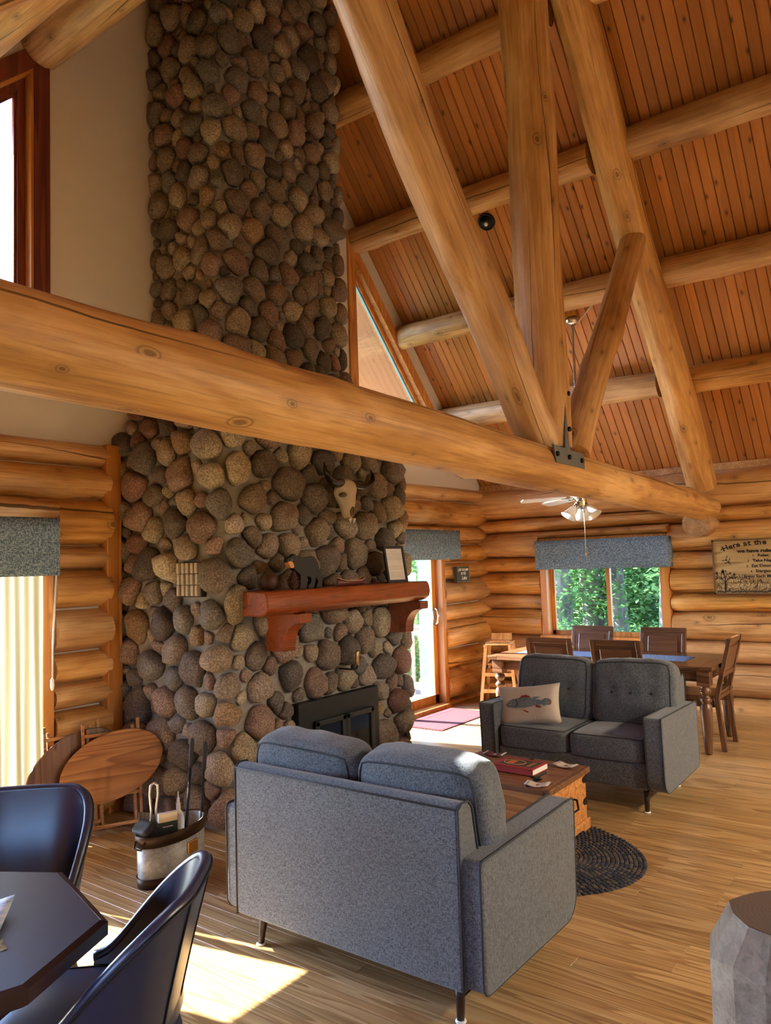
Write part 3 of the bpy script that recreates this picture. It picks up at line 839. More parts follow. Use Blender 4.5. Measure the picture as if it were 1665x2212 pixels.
mm.f.append(tuple(range(m_))[::-1]); mm.f.append(tuple(n * m_ + k for k in range(m_)))
MZ = 1.425
o = mm.build('mantel_log', LOGM, man, auto=.7, bevel=.01); o.location = (3.255, 3.50, MZ)
for x in (3.615, 4.975):
    pts = [(3.66, 1.345), (3.35, 1.345), (3.35, 1.285)]
    for k in range(9):
        a = PI / 2 * k / 8
        pts.append((3.365 + .13 * math.sin(a), 1.14 + .145 * math.cos(a) - .0))
    pts += [(3.50, 1.10), (3.66, 1.10)]
    MB().prism(pts, x - .055, x + .055, 'x').build('corbel', LOGM, man, bevel=.004)
MT = MZ + .075

# ------------------------------------------------------------------ things on the mantel
def on_mantel(x, y): return (x, y, MT)
cr = [(75, 500), (100, 440), (200, 410), (300, 370), (335, 330), (395, 328), (432, 392), (480, 402), (650, 412), (850, 410), (1050, 395), (1130, 410), (1210, 465), (1300, 590), (1350, 760), (1400, 900), (1450, 1010), (1440, 1120), (1390, 1215), (1200, 1215), (1210, 1130), (1268, 1075), (1250, 1000), (1190, 940), (1165, 1010), (1135, 1120), (1090, 1215), (860, 1215), (870, 1140), (960, 1090), (1000, 1010), (980, 930), (840, 910), (822, 1000), (840, 1090), (800, 1215), (530, 1215), (570, 1100), (580, 860), (480, 800), (330, 700), (300, 600), (250, 520), (130, 560), (90, 560)]
sc = .00026
bear = thing('bear_figurine', 'flat black wooden bear silhouette with tan muzzle on the mantel', 'figurine', (3.53, 3.44, MT), .05)
MB().prism([((a - 75) * sc, (1215 - b) * sc) for a, b in cr], -.016, .016).build('body', BLACKP, bear, bevel=.003)
mz = [(80, 545), (110, 520), (180, 510), (250, 525), (300, 600), (310, 655), (270, 690), (170, 675), (140, 620)]
MB().prism([((a - 75) * sc, (1215 - b) * sc) for a, b in mz], -.024, .012).build('muzzle', plain('tan_paint', (.55, .26, .08), .6), bear, bevel=.003)
MB().lathe([(.004, 0), (.003, .003), (0, .004)], 10).xf(Matrix.Translation(((255 - 75) * sc, -.017, (1215 - 480) * sc)) @ Matrix.Rotation(PI / 2, 4, 'X')).build('eye', PAPER, bear)
# pinecone
pc = thing('pine_cone', 'dark open pine cone standing on the mantel before the bear', 'pine cone', (3.545, 3.385, MT))
PCM = plain('pinecone_brown', (.07, .03, .02), .7)
MB().lathe([(.012, 0), (.028, .02), (.026, .06), (.014, .10), (0, .115)], 12).build('core', PCM, pc, smooth=True)
sc_ = MB()
for k in range(60):
    z = .006 + .104 * k / 60; a = k * 2.399; r = .036 * math.sin(PI * min(.98, (z + .02) / .13)) + .006
    c, s_ = math.cos(a), math.sin(a); t = Vector((-s_, c, 0)); p = Vector((c * r * .4, s_ * r * .4, z)); q = Vector((c * r, s_ * r, z + .006))
    sc_.add([p - t * .004, p + t * .004, q + t * .008, q + Vector((c * .004, s_ * .004, .006)), q - t * .008, p + Vector((0, 0, -.006))], [(0, 1, 2, 3, 4), (5, 2, 1), (5, 3, 2), (5, 4, 3), (5, 0, 4)])
sc_.build('scales', PCM, pc)
# dark round wooden ball behind
MB()
bl = tag(MB().lathe([(.012, 0)] + [(.055 * math.sin(PI * k / 12), .055 - .055 * math.cos(PI * k / 12)) for k in range(1, 12)] + [(0, .11)], 20, sy=.9).build('wooden_gourd', plain('brown_gourd', (.08, .035, .024), .5, var=.3), smooth=True, loc=(3.475, 3.52, MT)), 'brown round gourd on the mantel behind the pine cone', 'ornament')
# acrylic card holder
ac = tag(MB().box(-.0015, .0015, -.05, .05, 0, .21).build('acrylic_card', mat_glass('acrylic', (.93, .95, .96), .1), loc=(3.36, 3.46, MT), rot=(.0, -.16, .25)), 'thin clear acrylic card stand at the left end of the mantel', 'card stand')
# canoe
cn = thing('toy_canoe', 'small dark red toy canoe with pale rim on the mantel', 'toy canoe', (4.17, 3.42, MT), .05)
mb = MB(); n = 18; prof_n = 9
for i in range(n + 1):
    u = -1 + 2 * i / n; w = .032 * (1 - abs(u) ** 2.6) + .0006; top = .034 + .026 * abs(u) ** 3; dep = top - .004 * abs(u) ** 4
    for k in range(prof_n):
        a = PI * k / (prof_n - 1); mb.v.append((u * .165, -w * math.cos(a), top - dep * math.sin(a) ** .7))
for i in range(n):
    for k in range(prof_n - 1): mb.f.append((i * prof_n + k, i * prof_n + k + 1, (i + 1) * prof_n + k + 1, (i + 1) * prof_n + k))
o = mb.build('hull', plain('canoe_red', (.09, .018, .018), .4), cn, smooth=True); sl = o.modifiers.new('t', 'SOLIDIFY'); sl.thickness = .004
for sg in (-1, 1):
    MB().tube([(u * .165, sg * (.033 * (1 - abs(u) ** 2.6) + .001), .036 + .026 * abs(u) ** 3) for u in [-1 + .1 * k for k in range(21)]], .003, 6).build('gunwale', plain('pale_rim', (.5, .33, .2), .6), cn, smooth=True)
for u in (-.5, 0, .5): MB().box(u * .165 - .006, u * .165 + .006, -.027, .027, .028, .032).build('thwart', plain('thwart_wood', (.4, .25, .14), .6), cn)
# framed notice
fr = thing('picture_frame', 'black framed printed notice leaning on the stones at the right end of the mantel', 'picture frame', (4.78, 3.455, MT), 0, rot=(-.16, 0, -.12))
w, h = .225, .285
for (a, b, c, e) in ((-w / 2, -w / 2 + .02, 0, h), (w / 2 - .02, w / 2, 0, h), (-w / 2 + .02, w / 2 - .02, 0, .02), (-w / 2 + .02, w / 2 - .02, h - .02, h)):
    MB().box(a, b, -.008, .010, c, e).build('frame_bar', BLACKP, fr, bevel=.002)
pp = MB().box(-w / 2 + .019, w / 2 - .019, .001, .005, .019, h - .019).build('paper', PAPER, fr)
ink = MB(); rl = random.Random(5)
for j in range(17):
    z = h - .045 - j * .0125
    if j in (6, 7, 8, 12): continue
    x = -w / 2 + .032 + (.05 if j == 0 else 0)
    while x < w / 2 - .035 - (.05 if j == 0 else 0):
        l = rl.uniform(.006, .022); ink.box(x, min(x + l, w / 2 - .03), .0, .0012, z, z + .0022); x += l + .004
ink.build('printed_lines', plain('ink_grey', (.3, .3, .3), .8), pp)
MB().box(-w / 2 + .019, w / 2 - .019, -.002, -.001, .019, h - .019).build('glazing', GLASS, fr)

# ------------------------------------------------------------------ steer skull
sk = thing('steer_skull', 'bleached steer skull with black horns hanging on the stones above the mantel', 'skull', (4.31, 3.575, 1.985), 0, rot=(-.06, 0, .12))
sk.scale = (1.2, 1.1, .88)
KZ = .73
mb = MB(); rings = [(0, .030, .02, 0), (.02, .038, .03, 0), (.07, .043, .036, 0), (.13, .048, .046, .004), (.19, .062, .056, .006), (.235, .08, .064, .006), (.275, .094, .068, .004), (.31, .096, .066, .002), (.345, .086, .062, 0), (.385, .082, .058, 0), (.42, .078, .05, 0), (.445, .062, .036, 0), (.455, .03, .02, 0)]
n = 20
for (z, wx, wy, off) in rings:
    for k in range(n):
        a = 2 * PI * k / n; cx_, sy_ = math.cos(a), math.sin(a)
        px = wx * math.copysign(abs(cx_) ** .8, cx_); py = -.02 + wy * math.copysign(abs(sy_) ** .9, sy_)
        # eye sockets pull in on both sides
        d = ((z - .262) / .042) ** 2 + ((abs(px) - .078) / .04) ** 2 + ((py + .055) / .045) ** 2
        if d < 2.2: px *= 1 - .42 * math.exp(-d); py += .03 * math.exp(-d)
        mb.v.append((px, py, z * KZ))
for i in range(len(rings) - 1):
    for k in range(n): mb.f.append((i * n + k, i * n + (k + 1) % n, (i + 1) * n + (k + 1) % n, (i + 1) * n + k))
mb.f.append(tuple(range(n))[::-1]); mb.f.append(tuple((len(rings) - 1) * n + k for k in range(n)))
mb.build('cranium', BONE, sk, sub=1, smooth=True)
DK = plain('socket_bone', (.17, .14, .10), .9)
for sg in (-1, 1):
    MB().lathe([(.0, -.010), (.016, -.008), (.024, 0), (.027, .006)], 16, sx=1, sy=.8).xf(Matrix.Translation((sg * .082, -.052, .258 * KZ)) @ Matrix.Rotation(sg * 1.1, 4, 'Z') @ Matrix.Rotation(PI / 2, 4, 'X')).build('eye_socket', DK, sk, smooth=True)
    MB().tube([(sg * .012, -.058, .012), (sg * .016, -.063, .045), (sg * .011, -.064, .075), (sg * .003, -.066, .095)], [.004, .009, .007, .003], 8).build('nasal_opening', DK, sk, smooth=True)
    MB().tube([(sg * .018, -.05, .0), (sg * .022, -.05, -.012), (sg * .016, -.046, -.04)], [.016, .014, .004], 8).build('premaxilla', BONE, sk, smooth=True)
    hp = [(sg * .045, -.02, .305), (sg * .10, -.03, .285), (sg * .16, -.045, .28), (sg * .22, -.06, .30), (sg * .262, -.07, .345), (sg * .275, -.065, .395), (sg * .26, -.055, .445)]
    pts = []
    for a, b in zip(hp, hp[1:]):
        for t in (0, .5): pts.append(Vector(a).lerp(Vector(b), t))
    pts.append(Vector(hp[-1])); m_ = len(pts)
    MB().tube(pts, [max(.004, .040 * (1 - (i / (m_ - 1)) ** 1.6)) for i in range(m_)], 14).build('horn', HORN, sk, smooth=True, sub=1)

# damper handle: turned wooden grip on a black crank
dh = thing('damper_handle', 'turned wooden grip on a black iron crank above the firebox', 'handle', (4.39, 3.60, .885))
MB().tube([(-.06, .09, 0), (-.06, .0, 0), (-.055, -.02, 0), (-.02, -.03, -.003), (0, -.03, .0), (.004, -.03, .03)], .007, 8).build('crank', BLACKM, dh, smooth=True)
MB().lathe([(.007, .02), (.012, .025), (.011, .045), (.015, .06), (.013, .085), (.015, .09), (.012, .10), (.015, .118), (.011, .128), (0, .13)], 14, (.004, -.03, 0)).build('grip', BRASS, dh, smooth=True)

# ------------------------------------------------------------------ roof truss and purlins
tr = thing('roof_truss', 'massive peeled log roof truss bolted with a steel plate', 'roof truss', (0, 0, 0))
log('tie_beam', (-.8, TY, 2.352), (8.5, TY, 2.125), .152, .138, LOGP, tr, seed=501, wob=.02, bump=.04, step=.08, seg=32, knob=6)
log('king_post', (4.53, TY, 2.35), (4.42, TY, 7.0), .155, .158, LOGP, tr, seed=502, wob=.03, bump=.03, seg=28)
log('brace', (4.42, TY, 2.36), (2.36, TY, 4.68), .130, .140, LOGP, tr, seed=503, wob=.05, bump=.06, step=.07, seg=28)
log('brace', (4.98, TY, 2.34), (6.60, TY, 4.52), .105, .112, LOGP, tr, seed=504, wob=.04, bump=.05, step=.07, seg=24)
log('rafter', (4.45, TY, 6.92), (8.28, TY, 2.36), .158, .15, LOGP, tr, seed=505, wob=.03, seg=26)
log('rafter', (4.45, TY, 6.92), (.06, TY, 2.50), .15, .15, LOGP, tr, seed=506, wob=.03, seg=26)
# steel T plate with bolts let into the beam
yp = TY - .150
sp = MB().prism([(4.29, 2.34), (4.385, 2.335), (4.46, 2.335), (4.505, 2.74), (4.565, 2.745), (4.545, 2.33), (4.76, 2.325), (4.765, 2.225), (4.32, 2.232)], yp, yp + .012).build('steel_plate', STEEL, tr, bevel=.002)
for (a, b) in ((4.33, 2.285), (4.51, 2.28), (4.71, 2.275), (4.525, 2.46), (4.535, 2.69)):
    MB().lathe([(.017, 0), (.017, .012), (.011, .016)], 6).xf(Matrix.Translation((a, yp, b)) @ Matrix.Rotation(PI / 2, 4, 'X')).build('bolt', BLACKM, sp)
# the flat seat cut for the plate
def purlin(xm, y0, y1, r, label, seed, x_end=None):
    zz = zc(xm) - r * 1.30
    xo = xm - r * .35 if xm > XR else xm + r * .4
    if xm < XR: zz -= .03
    o = log('log_purlin', (xo, y0, zz), (x_end or xo, y1, zz), r, r * 1.04, LOGP, None, seed=seed, wob=.02, bump=.05, seg=22)
    return tag(o, label, 'roof beam')
names = ['highest', 'second highest', 'third highest', 'lowest']
for i, xm in enumerate((5.37, 6.17, 6.965, 7.74)):
    purlin(xm, YW - .002, TY + .20, .128, '%s log purlin between the chimney gable and the truss' % names[i], 520 + i)
    purlin(xm, TY - .10, YB + .01, .135, '%s log purlin right of the truss rafter' % names[i], 530 + i)
for i, xm in enumerate((2.62, 1.7)):
    purlin(xm, YW - .002, YB + .01, .145, ['log purlin over the left window at the top corner', 'lower log purlin on the left slope'][i], 540 + i)
log_r = tag(log('ridge_log', (XR, 3.95, ZR - .27), (XR, YB + .01, ZR - .27), .15, .15, LOGP, None, seed=550), 'log ridge beam at the peak of the roof', 'roof beam')
st = tag(log('log_stub', (8.62, 2.09, 1.955), (8.13, 2.09, 1.95), .135, .14, LOGP, None, seed=551, bump=.03), 'short sawn log stub under the end of the tie beam', 'log')

# ------------------------------------------------------------------ ceiling fan, spotlight, wire
FX, FY = 7.2, 2.93
fz = zc(FX)
fan = thing('ceiling_fan', 'ceiling fan with white blades and frosted bell shades over the dining table', 'ceiling fan', (FX, FY, 0))
MB().prism([(-.06, fz - .035), (.06, fz - .035), (.06, fz - .06), (-.06, fz + .065)], -.06, .06).build('mounting_block', TRIMW, fan)
MB().lathe([(.055, 0), (.07, -.012), (.07, -.04), (.055, -.07), (.02, -.085)], 20, (0, 0, fz - .035)).build('canopy', NICKEL, fan, smooth=True)
MB().tube([(0, 0, fz - .1), (0, 0, 2.34)], .0135, 12).build('downrod', NICKEL, fan, smooth=True)
MB().lathe([(.03, .18), (.05, .165), (.10, .14), (.11, .09), (.10, .05), (.06, .03), (.055, .0), (.06, -.03), (.045, -.06), (.02, -.07)], 24, (0, 0, 2.19)).build('motor', NICKEL, fan, smooth=True)
BL = plain('white_blade', (.80, .80, .78), .35)
for k in range(5):
    a = math.radians(60 + 72 * k); R_ = Matrix.Rotation(a, 4, 'Z') @ Matrix.Rotation(.05, 4, 'Y') @ Matrix.Rotation(.2, 4, 'X')
    b = MB().prism([(.16, -.045), (.30, -.06), (.56, -.066), (.60, -.05), (.61, 0), (.60, .05), (.56, .066), (.30, .06), (.16, .045)], -.004, .004, 'z').xf(Matrix.Translation((0, 0, 2.245)) @ R_).build('blade', BL, fan)
    MB().box(.07, .2, -.014, .014, -.008, -.003).xf(Matrix.Translation((0, 0, 2.245)) @ R_).build('blade_iron', NICKEL, b)
SHADE = mat_trans('frosted_shade', (.92, .92, .9), .5)
for k in range(3):
    a = math.radians(20 + 120 * k); Tm = Matrix.Translation((.075 * math.cos(a), .075 * math.sin(a), 2.145)) @ Matrix.Rotation(a, 4, 'Z') @ Matrix.Rotation(PI - .62, 4, 'Y')
    MB().tube([(0, 0, -.04), (0, 0, .02)], .018, 10).xf(Tm).build('socket', NICKEL, fan, smooth=True)
    MB().lathe([(.026, .0), (.036, .02), (.05, .06), (.062, .09), (.082, .115), (.078, .115), (.058, .09), (.046, .06), (.032, .022)], 20, cap=False).xf(Tm).build('lamp_shade', SHADE, fan, smooth=True)
MB().tube([(.015, -.02, 2.14), (.015, -.02, 1.69)], .004, 6).build('pull_chain', NICKEL, fan, smooth=True)
MB().lathe([(.004, 0), (.008, -.012), (.006, -.03), (.002, -.034)], 8, (.015, -.02, 1.69)).build('chain_bob', BRASS, fan, smooth=True)

sp_ = thing('ceiling_spotlight', 'round black recessed ceiling spotlight beside the left brace', 'spotlight', (6.42, 3.43, zc(6.42)), 0, rot=(0, ang, 0))
MB().lathe([(.085, .0), (.085, -.02), (.07, -.022), (.055, .03), (.05, .05)], 24, cap=False).build('housing', BLACKM, sp_, smooth=True)
MB().lathe([(.072, -.018), (.05, -.006), (.0, -.004)], 20).build('reflector', plain('dark_reflector', (.06, .05, .045), .3, .6), sp_, smooth=True)
MB().lathe([(.0, -.03), (.016, -.026), (.022, -.014), (.02, -.005)], 14, (.02, .012, 0)).build('bulb', WHITEP, sp_, smooth=True)

mb = MB(); wz = lambda x: zc(x) - .01
mb.tube([(7.2, 2.87, fz - .10), (7.19, 2.80, fz - .045), (7.16, 2.70, wz(7.16)), (7.12, 2.5, wz(7.12)), (7.05, 2.15, wz(7.05))], .006, 6)
wr = tag(mb.build('electric_wire', WHITEP, smooth=True), 'white electric wire stapled to the ceiling beside the fan mount', 'wire')
# ------------------------------------------------------------------ soft shapes
def puff_fn(sx, sy, sz, p=7.0, bulge=(0, 0, 0), seed=0, wr=.004):
    """maps a point of the unit cube surface to a soft cushion"""
    def f(u, v, w):
        n = (abs(u) ** p + abs(v) ** p + abs(w) ** p) ** (1 / p)
        a, b, c = u / n, v / n, w / n
        x = a * sx * (1 + bulge[0] * (1 - b * b) * (1 - c * c)); y = b * sy * (1 + bulge[1] * (1 - a * a) * (1 - c * c)); z = c * sz * (1 + bulge[2] * (1 - a * a) * (1 - b * b))
        q = Vector((x * 9 + seed, y * 9, z * 9)); k = wr * noise.noise(q) + wr * .5 * noise.noise(q * 2.3)
        d = Vector((a, b, c)).normalized()
        return Vector((x, y, z)) + d * k
    return f
def puff(f, n=14):
    mb = MB(); idx = {}
    def vid(u, v, w):
        k = (round(u, 4), round(v, 4), round(w, 4))
        if k not in idx: idx[k] = len(mb.v); mb.v.append(tuple(f(u, v, w)))
        return idx[k]
    g = [-1 + 2 * i / n for i in range(n + 1)]; g = [math.copysign(abs(t) ** .8, t) for t in g]
    for i in range(n):
        for j in range(n):
            a, b, c, d = g[i], g[i + 1], g[j], g[j + 1]
            for s in (-1, 1):
                mb.f.append((vid(s, a, c), vid(s, b, c), vid(s, b, d), vid(s, a, d)))
                mb.f.append((vid(a, s, c), vid(b, s, c), vid(b, s, d), vid(a, s, d)))
                mb.f.append((vid(a, c, s), vid(b, c, s), vid(b, d, s), vid(a, d, s)))
    return mb
def piping_loop(f, axis, side, r=.0048, n=10, at=1.0):
    path = []
    for (p, q) in (((-1, -1), (1, -1)), ((1, -1), (1, 1)), ((1, 1), (-1, 1)), ((-1, 1), (-1, -1))):
        for k in range(n):
            a, b = lerp(p[0], q[0], k / n), lerp(p[1], q[1], k / n)
            t = [0, 0, 0]; t[axis] = side * at; o = [i for i in range(3) if i != axis]; t[o[0]] = a; t[o[1]] = b
            path.append(f(*t) * 1.006)
    return MB().tube(path, r, 6, closed=True)

# ------------------------------------------------------------------ loveseats
def make_sofa(label, loc, rz):
    t = thing('loveseat', label, 'loveseat', loc, rz, 'matching grey loveseats')
    # base
    MB().box(-.36, .375, -.53, .53, .145, .315).build('base', FAB, t, bevel=.015)
    # arms: rounded lower front corner
    for sg in (-1, 1):
        pts = []
        def arc(cx, cz, r, a0, a1, n=6):
            for k in range(n + 1):
                a = lerp(a0, a1, k / n); pts.append((cx + r * math.cos(a), cz + r * math.sin(a)))
        arc(-.35, .185, .04, PI, 1.5 * PI); arc(.30, .235, .10, 1.5 * PI, 2 * PI); arc(.395, .595, .02, 0, .5 * PI, 3); arc(-.365, .575, .025, .5 * PI, PI, 3)
        y0, y1 = (.535, .655) if sg > 0 else (-.655, -.535)
        a = MB().prism(pts, y0, y1).build('arm', FAB, t, bevel=.012)
        for yy in (y0 + .006, y1 - .006):
            MB().tube([(x * 1.0 + (.003 if x > 0 else -.003), yy, z + .002) for x, z in pts], .0042, 6, closed=True).build('piping', PIPE, a, smooth=True)
    # back panel
    pts = [(-.405, .145), (-.27, .145), (-.275, .60), (-.305, .76), (-.33, .785), (-.375, .79), (-.405, .77)]
    b = MB().prism(pts, -.575, .575).build('back_panel', FAB, t, bevel=.012)
    for yy in (-.575, .575):
        MB().tube([(x, yy, z) for x, z in pts], .0042, 6, closed=True).build('piping', PIPE, b, smooth=True)
    MB().tube([(-.405, -.57, .772), (-.405, .57, .772)], .0042, 6).build('piping', PIPE, b, smooth=True)
    # seat cushions
    for k, sg in enumerate((-1, 1)):
        f = puff_fn(.315, .264, .078, 9, (.02, 0, .16), 3 + k * 5 + loc[0])
        c = puff(f).build('seat_cushion', FAB, t, smooth=True, loc=(.075, sg * .266, .385))
        for side in (-1, 1): piping_loop(f, 2, side).build('piping', PIPE, c, smooth=True)
    # back cushions
    for k, sg in enumerate((-1, 1)):
        f0_ = puff_fn(.095, .300, .235, 6, (.42, .01, .05), 13 + k * 7 + loc[0], .009)
        def f(u, v, w, f0_=f0_):
            p = f0_(u, v, w)
            if u > 0:   # tufting dimples
                for yy in (-.14, 0, .14):
                    d = ((p.y - yy) / .05) ** 2 + ((p.z - .0) / .05) ** 2
                    p = p - Vector((.028 * math.exp(-d), 0, 0))
            return p
        c = puff(f, 20).build('back_cushion', FAB, t, smooth=True, loc=(-.165, sg * .302, .665), rot=(.02 * sg, -.16, 0))
        for side in (-1, 1): piping_loop(f, 0, side).build('piping', PIPE, c, smooth=True)
        for yy in (-.14, 0, .14):
            p = f(1, yy / .300, 0)
            MB().lathe([(.013, 0), (.011, .005), (0, .007)], 10).xf(Matrix.Translation(p) @ Matrix.Rotation(PI / 2, 4, 'Y')).build('button', PIPE, c, smooth=True)
    # legs
    for (x, y) in ((-.31, -.50), (-.31, .50), (.31, -.50), (.31, .50)):
        dx = .03 if x > 0 else -.02
        l = MB().tube([(x, y, .16), (x + dx, y * 1.02, .008)], [.022, .014], 12).build('leg', plain('espresso_leg', (.03, .016, .012), .35) if 'LEGM' not in globals() else LEGM, t, smooth=True)
        MB().lathe([(.019, 0), (.021, .004), (.019, .008)], 14, (x + dx, y * 1.02, 0)).build('glide', PAPER, l, smooth=True)
    return t
LEGM = plain('espresso_leg', (.03, .016, .012), .35)
make_sofa('grey loveseat seen from behind beside the iron-bound trunk', (2.735, 2.035, 0), 0)
make_sofa('grey loveseat with a fish pillow facing the camera by the dining table', (5.31, 2.19, 0), PI)

# ------------------------------------------------------------------ fish pillow
PWL = plain('linen_pillow', (.50, .44, .35), .95, var=.08, scale=60)
pil = thing('throw_pillow', 'cream throw pillow printed with a grey fish on the far loveseat', 'pillow', (5.07, 2.53, .595), 0, rot=(0, 0, 0))
def pf(u, v):   # pillow front surface: u width (-1..1), v height
    e = (1 - abs(u) ** 4) * (1 - abs(v) ** 4)
    pinch = 1 - .07 * (1 - u * u) * abs(v) ** 3; pinch2 = 1 - .07 * (1 - v * v) * abs(u) ** 3
    th = .062 * max(0, e) ** .55 * (1 + .16 * noise.noise(Vector((u * 2.2, v * 2.2, 4))))
    return Vector((u * .245 * pinch2, v * .142 * pinch, th))
mb = MB(); n = 24; ids = {}
for s in (1, -1):
    for i in range(n + 1):
        for j in range(n + 1):
            p = pf(-1 + 2 * i / n, -1 + 2 * j / n); ids[(s, i, j)] = len(mb.v); mb.v.append((p.x, p.y, p.z * s))
    for i in range(n):
        for j in range(n): mb.f.append((ids[(s, i, j)], ids[(s, i + 1, j)], ids[(s, i + 1, j + 1)], ids[(s, i, j + 1)]))
# local pillow frame: x = width to the picture's right, y = up, z = towards the sofa front
ex = Vector((0, -1, 0)); tilt = .30
ez = Vector((-math.cos(tilt), 0, math.sin(tilt))); ey = ez.cross(ex)
ra = .14; ex2 = ex * math.cos(ra) + ey * math.sin(ra); ey2 = ey * math.cos(ra) - ex * math.sin(ra)
PM = Matrix(((ex2.x, ey2.x, ez.x, 0), (ex2.y, ey2.y, ez.y, 0), (ex2.z, ey2.z, ez.z, 0), (0, 0, 0, 1)))
mb.xf(PM).build('cushion_body', PWL, pil, smooth=True)
def fish(name, outline, m, off=.0015, grid=.05):
    """flat print on the pillow front"""
    bm = bmesh.new(); vs = [bm.verts.new((a, b, 0)) for a, b in outline]; bm.faces.new(vs)
    bmesh.ops.triangulate(bm, faces=bm.faces)
    for _ in range(3): bmesh.ops.subdivide_edges(bm, edges=[e for e in bm.edges if e.calc_length() > .09], cuts=1)
    bmesh.ops.triangulate(bm, faces=bm.faces)
    for v in bm.verts:
        p = pf(v.co.x, v.co.y); v.co = PM @ Vector((p.x, p.y, p.z + off))
    me = bpy.data.meshes.new(name); bm.to_mesh(me); bm.free(); me.materials.append(m)
    return linkmesh(name, me, pil)
FS = plain('fish_slate', (.13, .17, .18), .9); FR = plain('fish_red', (.22, .06, .04), .9); FP = plain('fish_pale', (.42, .38, .31), .9); FD = plain('fish_dark', (.02, .02, .02), .9)
fish('fish_body', [(-.66, .02), (-.55, .18), (-.40, .27), (-.2, .31), (.05, .30), (.3, .22), (.5, .12), (.56, .16), (.62, .22), (.72, .2), (.76, .05), (.72, -.12), (.6, -.17), (.5, -.09), (.3, -.12), (.1, -.18), (-.15, -.24), (-.4, -.22), (-.6, -.12)], FS)
fish('fish_belly', [(-.55, -.14), (-.3, -.2), (-.05, -.2), (.15, -.15), (.28, -.11), (.1, -.23), (-.12, -.32), (-.35, -.29)], FP, .0022)
fish('dorsal_fin', [(-.2, .3), (-.12, .42), (.02, .44), (.14, .36), (.2, .28), (0, .30)], FR, .0022)
fish('dorsal_fin', [(.22, .26), (.30, .31), (.46, .30), (.42, .24), (.3, .2)], FS, .0022)
fish('tail_edge', [(.72, .2), (.80, .14), (.83, .02), (.80, -.10), (.72, -.14), (.76, .02)], FR, .0024)
fish('pelvic_fin', [(-.12, -.30), (0, -.32), (.1, -.42), (.06, -.46), (-.04, -.38)], FR, .0022)
fish('anal_fin', [(.30, -.10), (.44, -.12), (.52, -.20), (.44, -.26), (.32, -.2)], FR, .0022)
fish('gill_line', [(-.33, .22), (-.28, .1), (-.28, -.04), (-.36, -.16), (-.34, -.17), (-.25, -.05), (-.25, .1), (-.31, .23)], FD, .003)
fish('eye_ring', [(-.50 + .05 * math.cos(k * PI / 5), .06 + .075 * math.sin(k * PI / 5)) for k in range(10)], FP, .003)
fish('eye', [(-.50 + .03 * math.cos(k * PI / 5), .06 + .045 * math.sin(k * PI / 5)) for k in range(10)], FD, .0036)
for k, (a, b) in enumerate(((-.1, .15), (.02, .16), (.15, .12), (.06, .02), (.18, .0), (-.12, .02), (.3, .06))):
    fish('scale_mark', [(a, b), (a + .03, b - .05), (a + .02, b - .1), (a + .012, b - .05)], FP, .003)

# ------------------------------------------------------------------ trunk and what lies on it
TX0, TX1, TY0, TY1, TH = 3.93, 4.52, 1.865, 2.64, .372
tk = thing('trunk', 'pine trunk coffee table with iron straps between the loveseats', 'trunk', ((TX0 + TX1) / 2, (TY0 + TY1) / 2, 0))
hx, hy = (TX1 - TX0) / 2, (TY1 - TY0) / 2
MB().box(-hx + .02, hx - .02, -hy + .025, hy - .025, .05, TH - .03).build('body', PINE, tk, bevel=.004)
for i in range(4):
    a = lerp(-hx, hx, i / 4); b = lerp(-hx, hx, (i + 1) / 4)
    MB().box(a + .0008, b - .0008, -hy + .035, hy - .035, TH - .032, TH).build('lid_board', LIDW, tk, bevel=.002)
for sg in (-1, 1):
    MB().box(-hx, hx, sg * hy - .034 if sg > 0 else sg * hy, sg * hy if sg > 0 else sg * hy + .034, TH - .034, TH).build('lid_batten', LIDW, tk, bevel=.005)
# plinth with scalloped feet
pl = [(-hx, .035), (-hx + .01, .07), (hx - .01, .07), (hx, .035), (hx, 0), (hx - .09, 0), (hx - .12, .02), (-hx + .12, .02), (-hx + .09, 0), (-hx, 0)]
for sg in (-1, 1): MB().prism(pl, sg * (hy - .025) - .012, sg * (hy - .025) + .012).build('plinth', PINE, tk, bevel=.004)
pl2 = [(-hy + .012, 0), (-hy + .012, .07), (hy - .012, .07), (hy - .012, 0), (hy - .1, 0), (hy - .13, .02), (-hy + .13, .02), (-hy + .1, 0)]
for sg in (-1, 1): MB().prism(pl2, sg * (hx - .012) - .012, sg * (hx - .012) + .012, 'x').build('plinth', PINE, tk, bevel=.004)
ox, oy = (TX0 + TX1) / 2, (TY0 + TY1) / 2
for (x, y, d) in ((4.24, 2.43, 1), (4.20, 2.04, 1), (4.05, 2.43, -1), (4.02, 2.01, -1), (4.44, 2.24, 1)):
    s_ = MB().prism([(-.075, -.013), (.05, -.013), (.075, 0), (.05, .013), (-.075, .013)], TH, TH + .004, 'z').xf(Matrix.Translation((x - ox, y - oy, 0)) @ Matrix.Rotation(0 if d > 0 else PI, 4, 'Z')).build('strap_hinge', BLACKM, tk)
    MB().box(x - ox - d * .075 - .012, x - ox - d * .075 + .012, y - oy - .022, y - oy + .022, TH, TH + .010).build('hinge_knuckle', BLACKM, s_, bevel=.002)
for z in (.30, .17):    # corner straps, -y end
    for sx_ in (-1, 1):
        MB().prism([(sx_ * (hx - .018), z - .022), (sx_ * (hx - .018), z + .022), (sx_ * (hx - .06), z + .018), (sx_ * (hx - .078), z), (sx_ * (hx - .06), z - .018)], -hy + .020, -hy + .026).build('corner_strap', BLACKM, tk)
MB().tube([(-.05, -hy + .025, .235), (-.05, -hy - .01, .235), (-.045, -hy - .02, .185), (.045, -hy - .02, .185), (.05, -hy - .01, .235), (.05, -hy + .025, .235)], .007, 8).build('handle', BLACKM, tk, smooth=True)

